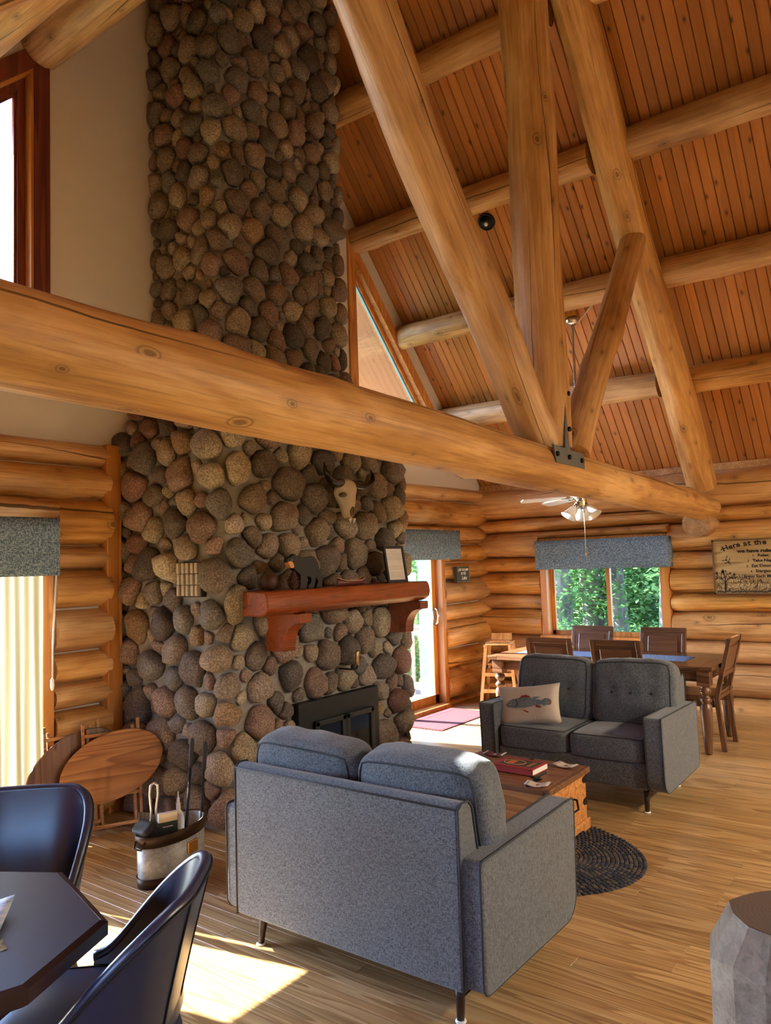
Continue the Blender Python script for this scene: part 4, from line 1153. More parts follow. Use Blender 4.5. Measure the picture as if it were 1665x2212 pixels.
bk = thing('paperback_book', 'thick red paperback with a dark cover panel on the trunk', 'book', (4.235, 2.195, TH + .004), -.04)
RED = plain('red_cover', (.36, .03, .025), .45)
MB().box(-.095, .095, -.135, .135, .003, .033).build('pages', PAPER, bk)
MB().box(-.1, .1, -.14, .14, .033, .036).build('front_cover', RED, bk); MB().box(-.1, .1, -.14, .14, 0, .003).build('back_cover', RED, bk)
MB().box(-.1, -.096, -.14, .14, 0, .036).build('spine', RED, bk)
cp = MB().box(-.065, .075, -.115, .115, .036, .0368).build('cover_panel', plain('cover_brown', (.05, .03, .02), .5), bk)
GO = plain('cover_gold', (.5, .28, .05), .5)
MB().tube([(.005 + .05 * math.cos(k * PI / 12), .035 + .07 * math.sin(k * PI / 12), .037) for k in range(24)], .003, 4, closed=True).build('cover_emblem', GO, cp)
MB().box(-.03, .04, .03, .075, .0368, .0374).build('cover_figure', plain('cover_orange', (.6, .16, .03), .5), cp)
for yy in (-.09, -.075): MB().box(-.045, .055, yy, yy + .006, .0368, .0374).build('cover_stripe', GO, cp)

def coaster(x, y, rz, c1, c2, c3, label):
    t = thing('woven_coaster', label, 'coaster', (x, y, TH + .0), rz, 'woven coasters on the trunk')
    mb = MB(); n = 10
    for i in range(n + 1):
        for j in range(7): mb.v.append((-.055 + .11 * i / n, -.04 + .08 * j / 6, .004 + .012 * abs(i / n - .5) ** 2 * 4 + .002 * noise.noise(Vector((i, j, x)))))
    for i in range(n):
        for j in range(6): mb.f.append((i * 7 + j, i * 7 + j + 1, (i + 1) * 7 + j + 1, (i + 1) * 7 + j))
    o = mb.build('cloth', c1, t, smooth=True); s_ = o.modifiers.new('t', 'SOLIDIFY'); s_.thickness = .004
    for u in (-.035, .035): MB().box(u - .006, u + .006, -.04, .04, .0065 + .25 * u * u * 4, .0095 + .25 * u * u * 4).build('stripe', c2, o)
    MB().prism([(-.014, 0), (0, -.018), (.014, 0), (0, .018)], .006, .0085, 'z').build('motif', c3, o)
    fr_ = MB()
    for k in range(10):
        yy = -.038 + .0084 * k
        for sg in (-1, 1): fr_.tube([(sg * .054, yy, .016), (sg * .068, yy + .003 * ((k % 3) - 1), .017)], .0022, 4)
    fr_.build('fringe', PAPER, t)
MR = plain('maroon_yarn', (.10, .025, .03), .9); CR = plain('cream_yarn', (.52, .47, .38), .9); RU = plain('rust_yarn', (.30, .11, .06), .9); NV = plain('navy_yarn', (.02, .025, .05), .9)
coaster(4.46, 2.49, PI / 2 + .1, MR, CR, CR, 'maroon woven fringed coaster at the far left corner of the trunk')
coaster(4.43, 1.985, PI / 2 - .15, CR, RU, NV, 'cream woven coaster with a navy motif by the far loveseat')
coaster(3.985, 1.96, PI / 2 + .2, CR, MR, RU, 'faded cream woven coaster nearest the front loveseat arm')

# ------------------------------------------------------------------ rugs
def mat_braid():
    m = M('braided_wool', .95, 0, .1)
    a = m.n('Attribute', 'Color', attribute_name='braid_col', attribute_type='GEOMETRY')
    nz = m.noise(m.co((1, 1, 1)), 160, 3, .7)
    m.col(m.mix(1, a, m.ramp(nz, [(.3, (.4, .4, .4)), (.7, (1.4, 1.4, 1.4))]), 'MULTIPLY')); m.bump(nz, .5, .003)
    return m.m
BRAID = mat_braid()
rg = thing('braided_rug', 'oval braided dark grey rug under the trunk', 'rug', (3.98, 2.25, 0))
vs, fs, cs = [], [], []
rb = random.Random(8); rings = 26; ax_, ay_ = .62, .86
for k in range(rings):
    f = (k + .7) / rings; a_, b_ = ax_ * f, max(.03, ay_ - ax_ + ax_ * f); a_ = ax_ * f
    per = PI * (3 * (a_ + b_) - math.sqrt((3 * a_ + b_) * (a_ + 3 * b_))); n = max(10, int(per / .034))
    for i in range(n):
        t = 2 * PI * (i + .5 * (k % 2)) / n; c, s_ = math.cos(t), math.sin(t)
        p = Vector((a_ * c, b_ * s_, 0)); d = Vector((-a_ * s_, b_ * c, 0)).normalized(); q = Vector((d.y, -d.x, 0))
        d2 = (d + q * .35).normalized(); o_ = len(vs); L, Wd = .020, .0125
        q2 = Vector((d2.y, -d2.x, 0))
        for (u, v, z) in ((-1, 0, .001), (0, -1, .002), (1, 0, .001), (0, 1, .002), (-.45, -.5, .010), (.45, -.5, .010), (.45, .5, .010), (-.45, .5, .010)):
            w_ = p + d2 * u * L + q2 * v * Wd; vs.append((w_.x, w_.y, z))
        fs += [tuple(o_ + i_ for i_ in f_) for f_ in ((4, 5, 6, 7), (0, 1, 5, 4), (1, 2, 6, 5), (2, 3, 7, 6), (3, 0, 4, 7))]
        col = rb.choice([(.05, .05, .065), (.075, .07, .08), (.11, .095, .09), (.04, .045, .065)]) if f > .45 else rb.choice([(.10, .075, .065), (.14, .10, .085), (.07, .06, .065), (.05, .05, .06)])
        cs += [(*col, 1)] * 8
me = bpy.data.meshes.new('braids'); me.from_pydata(vs, [], fs); me.update()
at = me.attributes.new('braid_col', 'FLOAT_COLOR', 'POINT'); at.data.foreach_set('color', [x for c in cs for x in c]); me.materials.append(BRAID)
o = linkmesh('braids', me, rg); o['kind'] = 'stuff'
MB().lathe([(.985, 0.0), (1.0, .002), (.985, .005)], 64, sx=ax_, sy=ay_).build('backing', plain('rug_back', (.035, .035, .045), .95), rg)

rr = thing('door_rug', 'dark red fringed rug on the floor inside the deck door', 'rug', (6.84, 4.36, 0))
MB().box(-.50, .50, -.26, .26, .001, .009).build('field', plain('red_rug', (.065, .008, .013), .95, var=.3, scale=60), rr, bevel=.003)
for sg in (-1, 1):
    MB().box(-.48, .48, sg * .21 - .012, sg * .25 + .012, .009, .0105).build('stripe', plain('dark_red_stripe', (.08, .012, .02), .95), rr)
fr_ = MB()
for k in range(40):
    yy = -.255 + .0131 * k
    for sg in (-1, 1): fr_.tube([(sg * .498, yy, .005), (sg * .535, yy + .004 * ((k % 3) - 1), .003)], .003, 4)
fr_.build('fringe', MR, rr)
# ------------------------------------------------------------------ dining table, chairs, high chair
DX0, DX1, DY0, DY1, DH = 6.56, 7.47, 1.63, 3.70, .722
dt = thing('dining_table', 'long dark wood dining table with turned legs', 'table', ((DX0 + DX1) / 2, (DY0 + DY1) / 2, 0))
hx, hy = (DX1 - DX0) / 2, (DY1 - DY0) / 2
for i in range(6):
    a = lerp(-hx, hx, i / 6); b = lerp(-hx, hx, (i + 1) / 6)
    MB().box(a + .0006, b - .0006, -hy + .10, hy - .10, DH - .034, DH).build('top_plank', TABW, dt, bevel=.0015)
for sg in (-1, 1):
    MB().box(-hx, hx, min(sg * hy, sg * (hy - .0995)), max(sg * hy, sg * (hy - .0995)), DH - .034, DH).build('breadboard_end', TABW, dt, bevel=.003)
for sg in (-1, 1):
    MB().box(-hx + .1, hx - .1, sg * (hy - .09) - .012, sg * (hy - .09) + .012, DH - .135, DH - .034).build('apron', TABW, dt)
    MB().box(sg * (hx - .09) - .012, sg * (hx - .09) + .012, -hy + .1, hy - .1, DH - .135, DH - .034).build('apron', TABW, dt)
prof = [(.026, 0), (.030, .02), (.038, .12), (.046, .28), (.050, .36), (.046, .395), (.034, .41), (.034, .418), (.046, .43), (.048, .445), (.040, .46), (.028, .472), (.028, .48), (.044, .495), (.050, .515), (.044, .535), (.034, .545), (.046, .555), (.046, .56)]
for sx_ in (-1, 1):
    for sy_ in (-1, 1):
        l = MB().lathe(prof, 22, (sx_ * (hx - .085), sy_ * (hy - .085), 0)).build('leg', DARKW, dt, smooth=True)
        cx_, cy_ = sx_ * (hx - .085), sy_ * (hy - .085)
        MB().box(cx_ - .052, cx_ + .052, cy_ - .052, cy_ + .052, .56, DH - .034).build('leg_block', TABW, l, bevel=.003)
rn = tag(MB().box(-.17, .17, -.80, .80, 0, .003).build('table_runner', RUNNER, loc=(7.0, 2.72, DH)), 'light blue woven runner along the dining table', 'table runner')

def make_chair(label, loc, rz):
    """faces +X locally, back at -X"""
    t = thing('dining_chair', label, 'chair', loc, rz, 'dark wood dining chairs')
    w = .205
    MB().box(-.20, .22, -w - .01, w + .01, .415, .45).build('seat', DARKW, t, bevel=.008)
    for sg in (-1, 1):
        MB().bar((.185, sg * (w - .02), .415), (.195, sg * (w - .015), 0), .042, .042).build('leg', DARKW, t, bevel=.004)
        MB().prism([(-.205, 0), (-.245, 0), (-.205, .44), (-.325, .925), (-.295, .93), (-.165, .44)], sg * (w - .005) - .02, sg * (w - .005) + .02).build('back_post', DARKW, t, bevel=.004)
        MB().box(-.17, .18, sg * (w - .02) - .011, sg * (w - .02) + .011, .355, .415).build('seat_rail', DARKW, t)
    MB().box(.17, .20, -w + .04, w - .04, .355, .415).build('seat_rail', DARKW, t)
    def xb(z): return -.185 - .115 * (z - .44) / .48
    def slat(name, z0, z1, th, y=w - .02, dx=0, parent=t, bev=.003, m=None):
        a, b = xb(z0), xb(z1)
        return MB().prism([(a - th / 2 + dx, z0), (a + th / 2 + dx, z0), (b + th / 2 + dx, z1), (b - th / 2 + dx, z1)], -y, y).build(name, m or DARKP, parent, bevel=bev)
    slat('top_rail', .885, .932, .03, w + .012)
    slat('lower_rail', .605, .645, .026)
    p = slat('back_panel', .645, .885, .012, w - .02)
    for dx in (-.011, .011): slat('panel_field', .675, .855, .012, w - .065, dx, p, .006)
    slat('bottom_rail', .46, .49, .024)
    return t
make_chair('dining chair at the head of the table, seen from the side', (7.0, 1.85, 0), PI / 2)
make_chair('dining chair on the near side of the table, left of the other', (6.71, 2.985, 0), 0)
make_chair('dining chair on the near side of the table, above the middle of the far loveseat', (6.71, 2.37, 0), 0)
make_chair('dining chair on the window side of the table, behind the left window light', (7.36, 3.06, 0), PI)
make_chair('dining chair on the window side of the table, behind the right window light', (7.36, 2.34, 0), PI)

hc = thing('high_chair', 'light beech wooden high chair in the log corner', 'high chair', (7.83, 4.25, 0), math.radians(200))
for sx_ in (-1, 1):
    for sy_ in (-1, 1):
        MB().bar((sx_ * .145, sy_ * .135, .69), (sx_ * .225, sy_ * .20, .0), .026, .036, (0, 1, 0)).build('leg', HIGHW, hc, bevel=.003)
def lx(z): return lerp(.225, .145, z / .69)
def ly(z): return lerp(.20, .135, z / .69)
for z in (.16, .34):
    for sg in (-1, 1):
        MB().box(-lx(z), lx(z), sg * ly(z) - .011, sg * ly(z) + .011, z, z + .045).build('side_rail', HIGHW, hc, bevel=.003)
    MB().box(-lx(z) - .01, -lx(z) + .012, -ly(z), ly(z), z, z + .04).build('rail', HIGHW, hc, bevel=.003)
    MB().box(lx(z) - .012, lx(z) + .01, -ly(z), ly(z), z, z + .04).build('rail', HIGHW, hc, bevel=.003)
MB().box(-.14, .13, -.125, .125, .455, .475).build('seat', HIGHW, hc, bevel=.003)
for sg in (-1, 1): MB().box(-.17, .2, sg * .14 - .012, sg * .14 + .012, .655, .695).build('arm_rail', HIGHW, hc, bevel=.003)
MB().prism([(-.165, -.15), (-.165, .15), (-.02, .15), (-.02, .12), (-.09, .08), (-.09, -.08), (-.02, -.12), (-.02, -.15)], .695, .712, 'z').build('back_rest', HIGHW, hc, bevel=.003)
MB().prism([(.06, -.155), (.06, .155), (.215, .13), (.215, -.13)], .69, .708, 'z').build('tray', HIGHW, hc, bevel=.004)
MB().prism([(-.15, .712), (-.17, .712), (-.20, .79), (-.185, .79)], -.12, .12).build('back_lip', HIGHW, hc, bevel=.003)
MB().tube([(.02, -.1, .5), (.06, -.13, .46), (.1, -.16, .40), (.11, -.165, .34)], .012, 6).build('strap', BLACKP, hc)

# ------------------------------------------------------------------ front left: table, leather chairs, leaflets
poly = [(1.342, 2.308), (1.226, 1.885), (.93, 1.743), (.509, 1.871), (.344, 2.157), (.46, 2.58), (.756, 2.722), (1.177, 2.594)]
poly = poly[::-1]
ct = thing('card_table', 'dark eight-sided card table in the front left corner', 'table', (.843, 2.232, 0))
pl = [(a - .843, b - 2.232) for a, b in poly]
def sc_poly(p, k): return [(a * k, b * k) for a, b in p]
MB().prism(sc_poly(pl, .965), .700, .7205, 'z').build('table_top', TABTOP, ct, bevel=.002)
n = len(pl); rim = MB(); inn = sc_poly(pl, .965)
for i in range(n):
    j = (i + 1) % n; o_ = len(rim.v)
    rim.v += [(*inn[i], .7205), (*inn[j], .7205), (*pl[j], .714), (*pl[i], .714), (*inn[i], .67), (*inn[j], .67), (*pl[j], .68), (*pl[i], .68)]
    rim.f += [tuple(o_ + q for q in f_) for f_ in ((0, 1, 2, 3), (3, 2, 6, 7), (7, 6, 5, 4))]
rim.build('edge_rim', TABEDGE, ct)
MB().prism(sc_poly(pl, .8), .62, .70, 'z').build('apron', TABEDGE, ct)
MB().lathe([(.26, 0), (.26, .02), (.06, .05), (.045, .1), (.05, .4), (.09, .6), (.12, .62)], 24).build('pedestal', TABEDGE, ct, smooth=True)

SHELLB = plain('brown_leather_back', (.06, .045, .035), .42, 0, .45)
def make_tub_chair(label, loc, rz):
    t = thing('leather_chair', label, 'chair', loc, rz, 'dark leather bucket chairs')
    nphi, nv = 44, 12
    def rim(phi):
        a = abs(phi); return lerp(.80, .50, sstep(.55, 1.95, a)) - .03 * sstep(.0, .75, a) * 0
    def surf(phi, v, off=0):
        z0 = .40; zt_ = rim(phi); z = lerp(z0, zt_, v)
        e = 3.2
        c, s_ = math.cos(phi), math.sin(phi)
        k = (abs(c) ** e + abs(s_) ** e) ** (-1 / e)
        fl = .80 + .24 * ((z - z0) / .445) ** .9
        bx, by = .225 + off, .255 + off
        x = -bx * c * k * fl - .05 * ((z - z0) / .44) ** 1.5; y = by * s_ * k * fl
        if c < 0: x *= 1.0
        return Vector((x, y, z))
    PH = 1.95
    for nm, off, m in (('inner_shell', 0, LEATH), ('outer_shell', .032, LEATH)):
        mb = MB()
        for j in range(nv + 1):
            for i in range(nphi + 1): mb.v.append(tuple(surf(lerp(-PH, PH, i / nphi), j / nv, off + (.006 * math.sin(j / nv * PI) if off == 0 else 0) * -1)))
        for j in range(nv):
            for i in range(nphi): mb.f.append((j * (nphi + 1) + i, j * (nphi + 1) + i + 1, (j + 1) * (nphi + 1) + i + 1, (j + 1) * (nphi + 1) + i))
        mb.build(nm, m, t, smooth=True)
    # rolled rim with a seam
    rp = [(surf(lerp(-PH, PH, i / 60), 1) + surf(lerp(-PH, PH, i / 60), 1, .032)) / 2 for i in range(61)]
    MB().tube(rp, .017, 10).build('rim', LEATH, t, smooth=True)
    MB().tube([surf(lerp(-PH, PH, i / 60), .985, .035) + Vector((0, 0, .004)) for i in range(61)], .0045, 6).build('piping', BLACKP, t, smooth=True)
    for y in (-.10, .10):   # seams down the back
        MB().tube([surf(y * 4, v / 10, .034) for v in range(11)], .003, 6).build('back_seam', BLACKP, t, smooth=True)
    f = puff_fn(.235, .235, .05, 5, (0, 0, .25), loc[0] * 9, .003)
    c = puff(f, 14).build('seat_cushion', LEATH, t, smooth=True, loc=(.02, 0, .435))
    piping_loop(f, 2, 1, .004).build('piping', BLACKP, c, smooth=True)
    MB().lathe([(.12, .33), (.20, .36), (.235, .395), (.2, .40)], 24).build('seat_pan', LEATH, t, smooth=True)
    for (x, y) in ((-.14, -.14), (-.14, .14), (.14, -.14), (.14, .14)):
        MB().tube([(x, y, .36), (x * 1.65, y * 1.6, .0)], [.018, .011], 10).build('leg', BLACKM, t, smooth=True)
    return t
make_tub_chair('dark blue leather bucket chair facing the camera behind the card table', (1.40, 2.80, 0), math.radians(223))
make_tub_chair('dark blue leather bucket chair seen from the side in front of the lit floor', (1.215, 1.945, 0), math.radians(128))

def mat_map(name, a, b, c):
    m = M(name, .35, 0, .5)
    v = m.co((1, 1, 1))
    nz = m.noise(v, 26, 4, .6, 1.0)
    m.col(m.ramp(nz, [(.36, a), (.46, b), (.6, c)])); return m.m
def sheet(name, pts, label, m, z, lift):
    mb = MB(); n = 10; a, b, c, d = [Vector(p) for p in pts]
    for i in range(n + 1):
        for j in range(n + 1):
            u, v = i / n, j / n; p = a.lerp(b, u).lerp(d.lerp(c, u), v)
            mb.v.append((p.x, p.y, z + lift * (u * v) ** 2 + .002 * noise.noise(Vector((u * 3, v * 3, 1)))))
    for i in range(n):
        for j in range(n): mb.f.append((i * (n + 1) + j, i * (n + 1) + j + 1, (i + 1) * (n + 1) + j + 1, (i + 1) * (n + 1) + j))
    o = mb.build(name, m, smooth=True); s_ = o.modifiers.new('t', 'SOLIDIFY'); s_.thickness = .0016
    return tag(o, label, 'leaflet')
sheet('leaflet', [(.75, 2.02), (.965, 1.985), (1.13, 2.19), (.89, 2.30)], 'folded pale blue map leaflet lying uppermost on the card table', mat_map('map_print', (.16, .30, .48), (.50, .66, .82), (.75, .84, .92)), .7275, .022)
sheet('leaflet', [(.72, 1.99), (.99, 1.955), (1.03, 2.10), (.75, 2.16)], 'dark glossy brochure under the pale map leaflet', mat_map('brochure_print', (.02, .03, .03), (.12, .14, .12), (.45, .47, .42)), .7225, .0)

# ------------------------------------------------------------------ log stool in the right foreground
sp = tag(empty('log_post', (1.85, .33, 0)), 'sawn pale log post with a chamfered top in the right foreground', 'log post')
mb = MB(); n = 15; rs2 = random.Random(4)
ja = [rs2.uniform(-.12, .12) for _ in range(n)]; jr = [rs2.uniform(.97, 1.03) for _ in range(n)]; jz = [rs2.uniform(-.022, .022) for _ in range(n)]; jt = [rs2.uniform(.9, 1.06) for _ in range(n)]
lev = [(.178, 0), (.176, .3), (.174, .6), (.172, .785), (.124, .872)]
for li, (r, z) in enumerate(lev):
    for k in range(n):
        a = 2 * PI * k / n + ja[k]; q = jr[k] if li < 4 else jt[k]
        mb.v.append((r * q * math.cos(a), r * q * math.sin(a), z + (jz[k] if li == 3 else 0)))
for i in range(len(lev) - 1):
    for k in range(n): mb.f.append((i * n + k, i * n + (k + 1) % n, (i + 1) * n + (k + 1) % n, (i + 1) * n + k))
top_ring = [mb.v[(len(lev) - 1) * n + k] for k in range(n)]
LOGSV = mat_log('post_side', (.34, .29, .22), (.26, .215, .16), (.16, .125, .09), .5, .5, 1.0, .3, 0)
mb.build('trunk', LOGSV, sp, bevel=.004)
def mat_rings():
    m = M('end_grain', .5)
    v = m.co((1, 1, 1)); d = m.n('VectorMath', 'Value', {0: m.n('VectorMath', 0, {0: v, 1: (1, 1, 0)}, operation='MULTIPLY')}, operation='LENGTH')
    w = m.math('FRACT', m.math('MULTIPLY', m.math('ADD', d, m.math('MULTIPLY', m.noise(v, 9, 3), .03)), 110))
    m.col(m.mix(w, (.10, .075, .055), (.14, .105, .075))); return m.m
top = MB().add([(x, y, z + .001) for x, y, z in top_ring], [tuple(range(n))]).build('end_grain', mat_rings(), sp)

# ------------------------------------------------------------------ galvanised tub and the fire tools in it
tb = thing('galvanized_tub', 'oval galvanized tub with bronze bands and brass plate on the floor', 'tub', (2.69, 3.53, 0), math.radians(12))
GAL = M('galvanized_zinc', .5, .55, .4)
gz = GAL.n('TexVoronoi', 'Color', {'Vector': GAL.co((1, 1, 1)), 'Scale': 70.0})
GAL.col(GAL.mix(GAL.noise(GAL.co((1, 1, 1)), 18, 5, .7), (.22, .24, .24), GAL.mix(GAL.n('SeparateColor', 0, {0: gz}), (.38, .40, .40), (.60, .62, .60)))); GAL = GAL.m
ea, eb = .235, .125; TBH = .265
MB().lathe([(.93, .0), (.97, .05), (1.0, TBH), (.96, TBH), (.93, .03), (.0, .02)], 40, sx=ea, sy=eb, cap=False).build('wall', GAL, tb, smooth=True)
MB().lathe([(.94, 0), (.965, .0), (.99, .05), (.95, .05)], 40, sx=ea + .005, sy=eb + .005, cap=False).build('lower_band', BRONZE, tb, smooth=True)
MB().lathe([(.975, TBH - .055), (1.0, TBH - .055), (1.015, TBH), (.99, TBH + .006), (.96, TBH)], 40, sx=ea + .006, sy=eb + .006, cap=False).build('rim_band', BRONZE, tb, smooth=True)
MB().box(-.012, .012, -eb * .97, eb * .97, .03, TBH - .03).build('divider', GAL, tb)
MB().box(-ea * .9, -.01, -.004, .004, .03, TBH - .03).build('divider', GAL, tb)
MB().box(-.02, .062, -eb - .006, -eb + .012, .12, .185).xf(Matrix.Rotation(.0, 4, 'Z')).build('brass_plate', BRASS, tb, bevel=.004)
for sg in (-1, 1):
    MB().tube([(sg * (ea + .006), -.03, TBH - .02), (sg * (ea + .03), -.025, TBH - .05), (sg * (ea + .03), .025, TBH - .05), (sg * (ea + .006), .03, TBH - .02)], .006, 6).build('ring_handle', BRONZE, tb, smooth=True)
def in_tub(x, y): 
    a = math.radians(12); return (2.69 + x * math.cos(a) - y * math.sin(a), 3.53 + x * math.sin(a) + y * math.cos(a), .025)
for k, (x, y, hgt, rx, ry, lab) in enumerate(((.12, .02, .66, .06, .16, 'black iron fire poker leaning in the tub, the taller one'), (.19, -.03, .63, .03, .12, 'black iron fire rod leaning in the tub, the thinner one'))):
    q = thing('fire_poker', lab, 'poker', in_tub(x, y), 0, rot=(-rx, ry, 0))
    r_ = .0085 - .003 * k
    MB().tube([(0, 0, 0), (0, 0, hgt - .16)], r_, 8).build('rod', BLACKM, q, smooth=True)
    MB().lathe([(.008, hgt - .17), (.014, hgt - .15), (.012, hgt - .1), (.015, hgt - .04), (.012, hgt - .01), (0, hgt)], 12).build('grip', BLACKP, q, smooth=True)
tg = thing('fire_tongs', 'looped steel tongs standing in the tub', 'tongs', in_tub(-.10, .05), math.radians(-30), rot=(0, .03, math.radians(-30)))
for sg in (-1, 1):
    MB().tube([(sg * .030, 0, .0), (sg * .032, 0, .20), (sg * .012, 0, .29), (sg * .012, 0, .33), (sg * .022, 0, .42), (sg * .018, 0, .465), (0, 0, .48)], .0065, 8).build('arm', TONGM, tg, smooth=True)
bx = thing('card_box', 'small cream and dark green carton standing in the tub', 'carton', in_tub(-.085, -.045), math.radians(-20))
MB().box(-.05, .05, -.014, .014, .15, .33).build('carton_top', plain('cream_card', (.62, .55, .42), .8), bx, bevel=.002)
MB().box(-.0505, .0505, -.0145, .0145, .03, .285).build('label_band', plain('dark_green_card', (.03, .055, .05), .7), bx)
MB().box(-.03, .025, -.0152, -.0142, .258, .263).build('print_line', PAPER, bx)
bt = thing('bottle', 'white plastic squeeze bottle standing in the tub', 'bottle', in_tub(.045, -.01), 0)
MB().lathe([(.032, .09), (.036, .10), (.036, .25), (.030, .28), (.013, .30), (.012, .335), (.009, .34), (.008, .365), (.004, .37), (.003, .40), (0, .402)], 18, sy=.65).build('body', plain('white_plastic', (.52, .52, .50), .5), bt, smooth=True)
MB().lathe([(.0365, .155), (.0365, .175)], 18, sy=.66, cap=False).build('label_band', BLACKP, bt)
MB().lathe([(.03, .0), (.03, .09)], 14, sy=.6).build('base', plain('white_plastic_base', (.4, .4, .38), .5), bt, smooth=True)
gl = tag(empty('fire_glove', in_tub(-.15, .02), 0), 'crumpled black fireplace glove hanging over the left end of the tub', 'glove')
fgl = puff_fn(.040, .058, .10, 3.5, (0, 0, 0), 77, .02)
puff(fgl, 12).xf(Matrix.Translation((0, 0, .18)) @ Matrix.Rotation(-.3, 4, 'Y')).build('hand', BLACKP, gl, smooth=True)
puff(puff_fn(.042, .062, .022, 4, (0, 0, 0), 71, .012), 10).xf(Matrix.Translation((-.04, 0, .272)) @ Matrix.Rotation(-.6, 4, 'Y')).build('cuff', BLACKP, gl, smooth=True)
rag = tag(empty('cloth_rag', in_tub(-.05, .08), 0), 'grey leather cloth with a ragged edge behind the tongs in the tub', 'cloth')
mb = MB(); n = 12
for i in range(n + 1):
    for j in range(9):
        u, v = i / n, j / 8; mb.v.append((lerp(-.09, .10, u), .02 * math.sin(u * 6) + .015 * v, lerp(.02, .33 + .03 * noise.noise(Vector((u * 5, 0, 2))) - .06 * u, v)))
for i in range(n):
    for j in range(8): mb.f.append((i * 9 + j, i * 9 + j + 1, (i + 1) * 9 + j + 1, (i + 1) * 9 + j))
o = mb.build('sheet', plain('grey_suede', (.16, .15, .13), .9), rag, smooth=True); s_ = o.modifiers.new('t', 'SOLIDIFY'); s_.thickness = .003

# ------------------------------------------------------------------ folded oval tray tables against the log wall
def tray(label, loc, tilt_x, yaw, roll, dark):
    t = thing('tray_table', label, 'tray table', loc, 0, 'folding tray tables', rot=(tilt_x, 0, yaw))
    # local: y towards the wall, face at y = 0, z up
    n = 48; a_, b_ = .325, .205
    ring = [(a_ * math.cos(2 * PI * k / n), b_ * math.sin(2 * PI * k / n)) for k in range(n)]
    c, s_ = math.cos(roll), math.sin(roll)
    ring = [(x * c - z * s_, x * s_ + z * c + .42) for x, z in ring]
    MB().prism(ring, -.011, .011).build('tray_top', OAKT if not dark else DARKW, t, bevel=.006)
    for x in (-.17, .17):
        MB().bar((x, .03, .02), (x, .03, .70), .018, .03, (0, 1, 0)).build('leg', OAKT, t, bevel=.002)
        MB().bar((x * .82, .055, .0), (x * .82, .055, .66), .018, .03, (0, 1, 0)).build('leg', OAKT, t, bevel=.002)
    for z in (.06, .24, .62): MB().bar((-.17, .03, z), (.17, .03, z), .016, .022).build('stretcher', OAKT, t, bevel=.002)
    return t
tray('oval oak tray table folded and leaning in the corner, the front one', (2.87, 4.33, .0), -.16, -.42, .30, False)
tray('oval tray table folded behind the other one beside the curtain', (2.72, 4.50, .0), -.10, -.15, .45, True)

# ------------------------------------------------------------------ signs
def text_mb(body, size, align='LEFT', bold=0.0, shear=0.0, sx=1.0):
    cu_ = bpy.data.curves.new('t', 'FONT'); cu_.body = body; cu_.size = size; cu_.align_x = align; cu_.offset = bold; cu_.shear = shear; cu_.resolution_u = 3; cu_.extrude = .0006
    ob = bpy.data.objects.new('t', cu_); COL.objects.link(ob); bpy.context.view_layer.update()
    me = bpy.data.meshes.new_from_object(ob.evaluated_get(bpy.context.evaluated_depsgraph_get()))
    mb = MB(); mb.v = [(v.co.x * sx, v.co.y, v.co.z) for v in me.vertices]; mb.f = [tuple(p.vertices) for p in me.polygons]
    bpy.data.objects.remove(ob); bpy.data.curves.remove(cu_); bpy.data.meshes.remove(me)
    return mb
def mat_text_frame(origin, right, up):
    r = Vector(right); u = Vector(up); n = r.cross(u)
    return Matrix(((r.x, u.x, n.x, origin[0]), (r.y, u.y, n.y, origin[1]), (r.z, u.z, n.z, origin[2]), (0, 0, 0, 1)))
SB = mat_board('sign_board', (.42, .30, .145), (.34, .23, .10), (.24, .15, .06), 1, .6, 8.0, .2)
BLK = plain('sign_black', (.012, .012, .012), .7)
sx_ = 8.33; sy1, sz0, sz1 = 2.0, 1.225, 1.78; sw = .93
sg_ = thing('wall_sign', 'large framed wooden sign of cabin rules on the right log wall', 'sign', (sx_, sy1, sz0))
for i in range(5):
    h_ = (sz1 - sz0 - .03) / 5
    MB().box(0, .012, -sw + .015, -.015, .015 + i * h_ + .0004, .015 + (i + 1) * h_ - .0004).build('board', SB, sg_)
for (a, b, c, e) in ((-sw, -sw + .016, 0, sz1 - sz0), (-.016, 0, 0, sz1 - sz0), (-sw, 0, 0, .016), (-sw, 0, sz1 - sz0 - .016, sz1 - sz0)):
    MB().box(-.012, .03, a, b, c, e).build('frame_bar', plain('sign_frame', (.13, .075, .035), .6), sg_)
MB().box(.012, .07, -sw + .3, -sw + .6, .2, .3).build('hanger', DARKW, sg_)
TF = mat_text_frame((-.0015, 0, 0), (0, -1, 0), (0, 0, 1))
def put_text(body, x, z, size, rot=0, **k):
    text_mb(body, size, **k).xf(TF @ Matrix.Translation((x, z, 0)) @ Matrix.Rotation(rot, 4, 'Z')).build('lettering', BLK, sg_)
for ch, x, z, r in (('·', .096, .428, .5), ('H', .112, .434, .42), ('e', .168, .455, .35), ('r', .208, .467, .3), ('e', .238, .474, .25), ('a', .305, .484, .14), ('t', .347, .489, .1), ('t', .405, .493, .06), ('h', .43, .495, .03), ('e', .478, .496, 0)):
    put_text(ch, x, z, .072, r, bold=.0022, sx=1.12)
put_text('we have rules', .241, .418, .047, 0, bold=.002, sx=1.28)
for i, (num, tx, x) in enumerate((('1.', 'Relax', .428), ('2.', 'Take Naps', .38), ('3.', "Eat S'mores", .367), ('4.', 'Stargaze', .403), ('5.', 'Enjoy Each Moment', .289))):
    z = .374 - i * .0523
    put_text(num, x - .048, z, .03, 0, bold=.0006); put_text(tx, x, z, .041, 0, bold=.0012, sx=1.12)
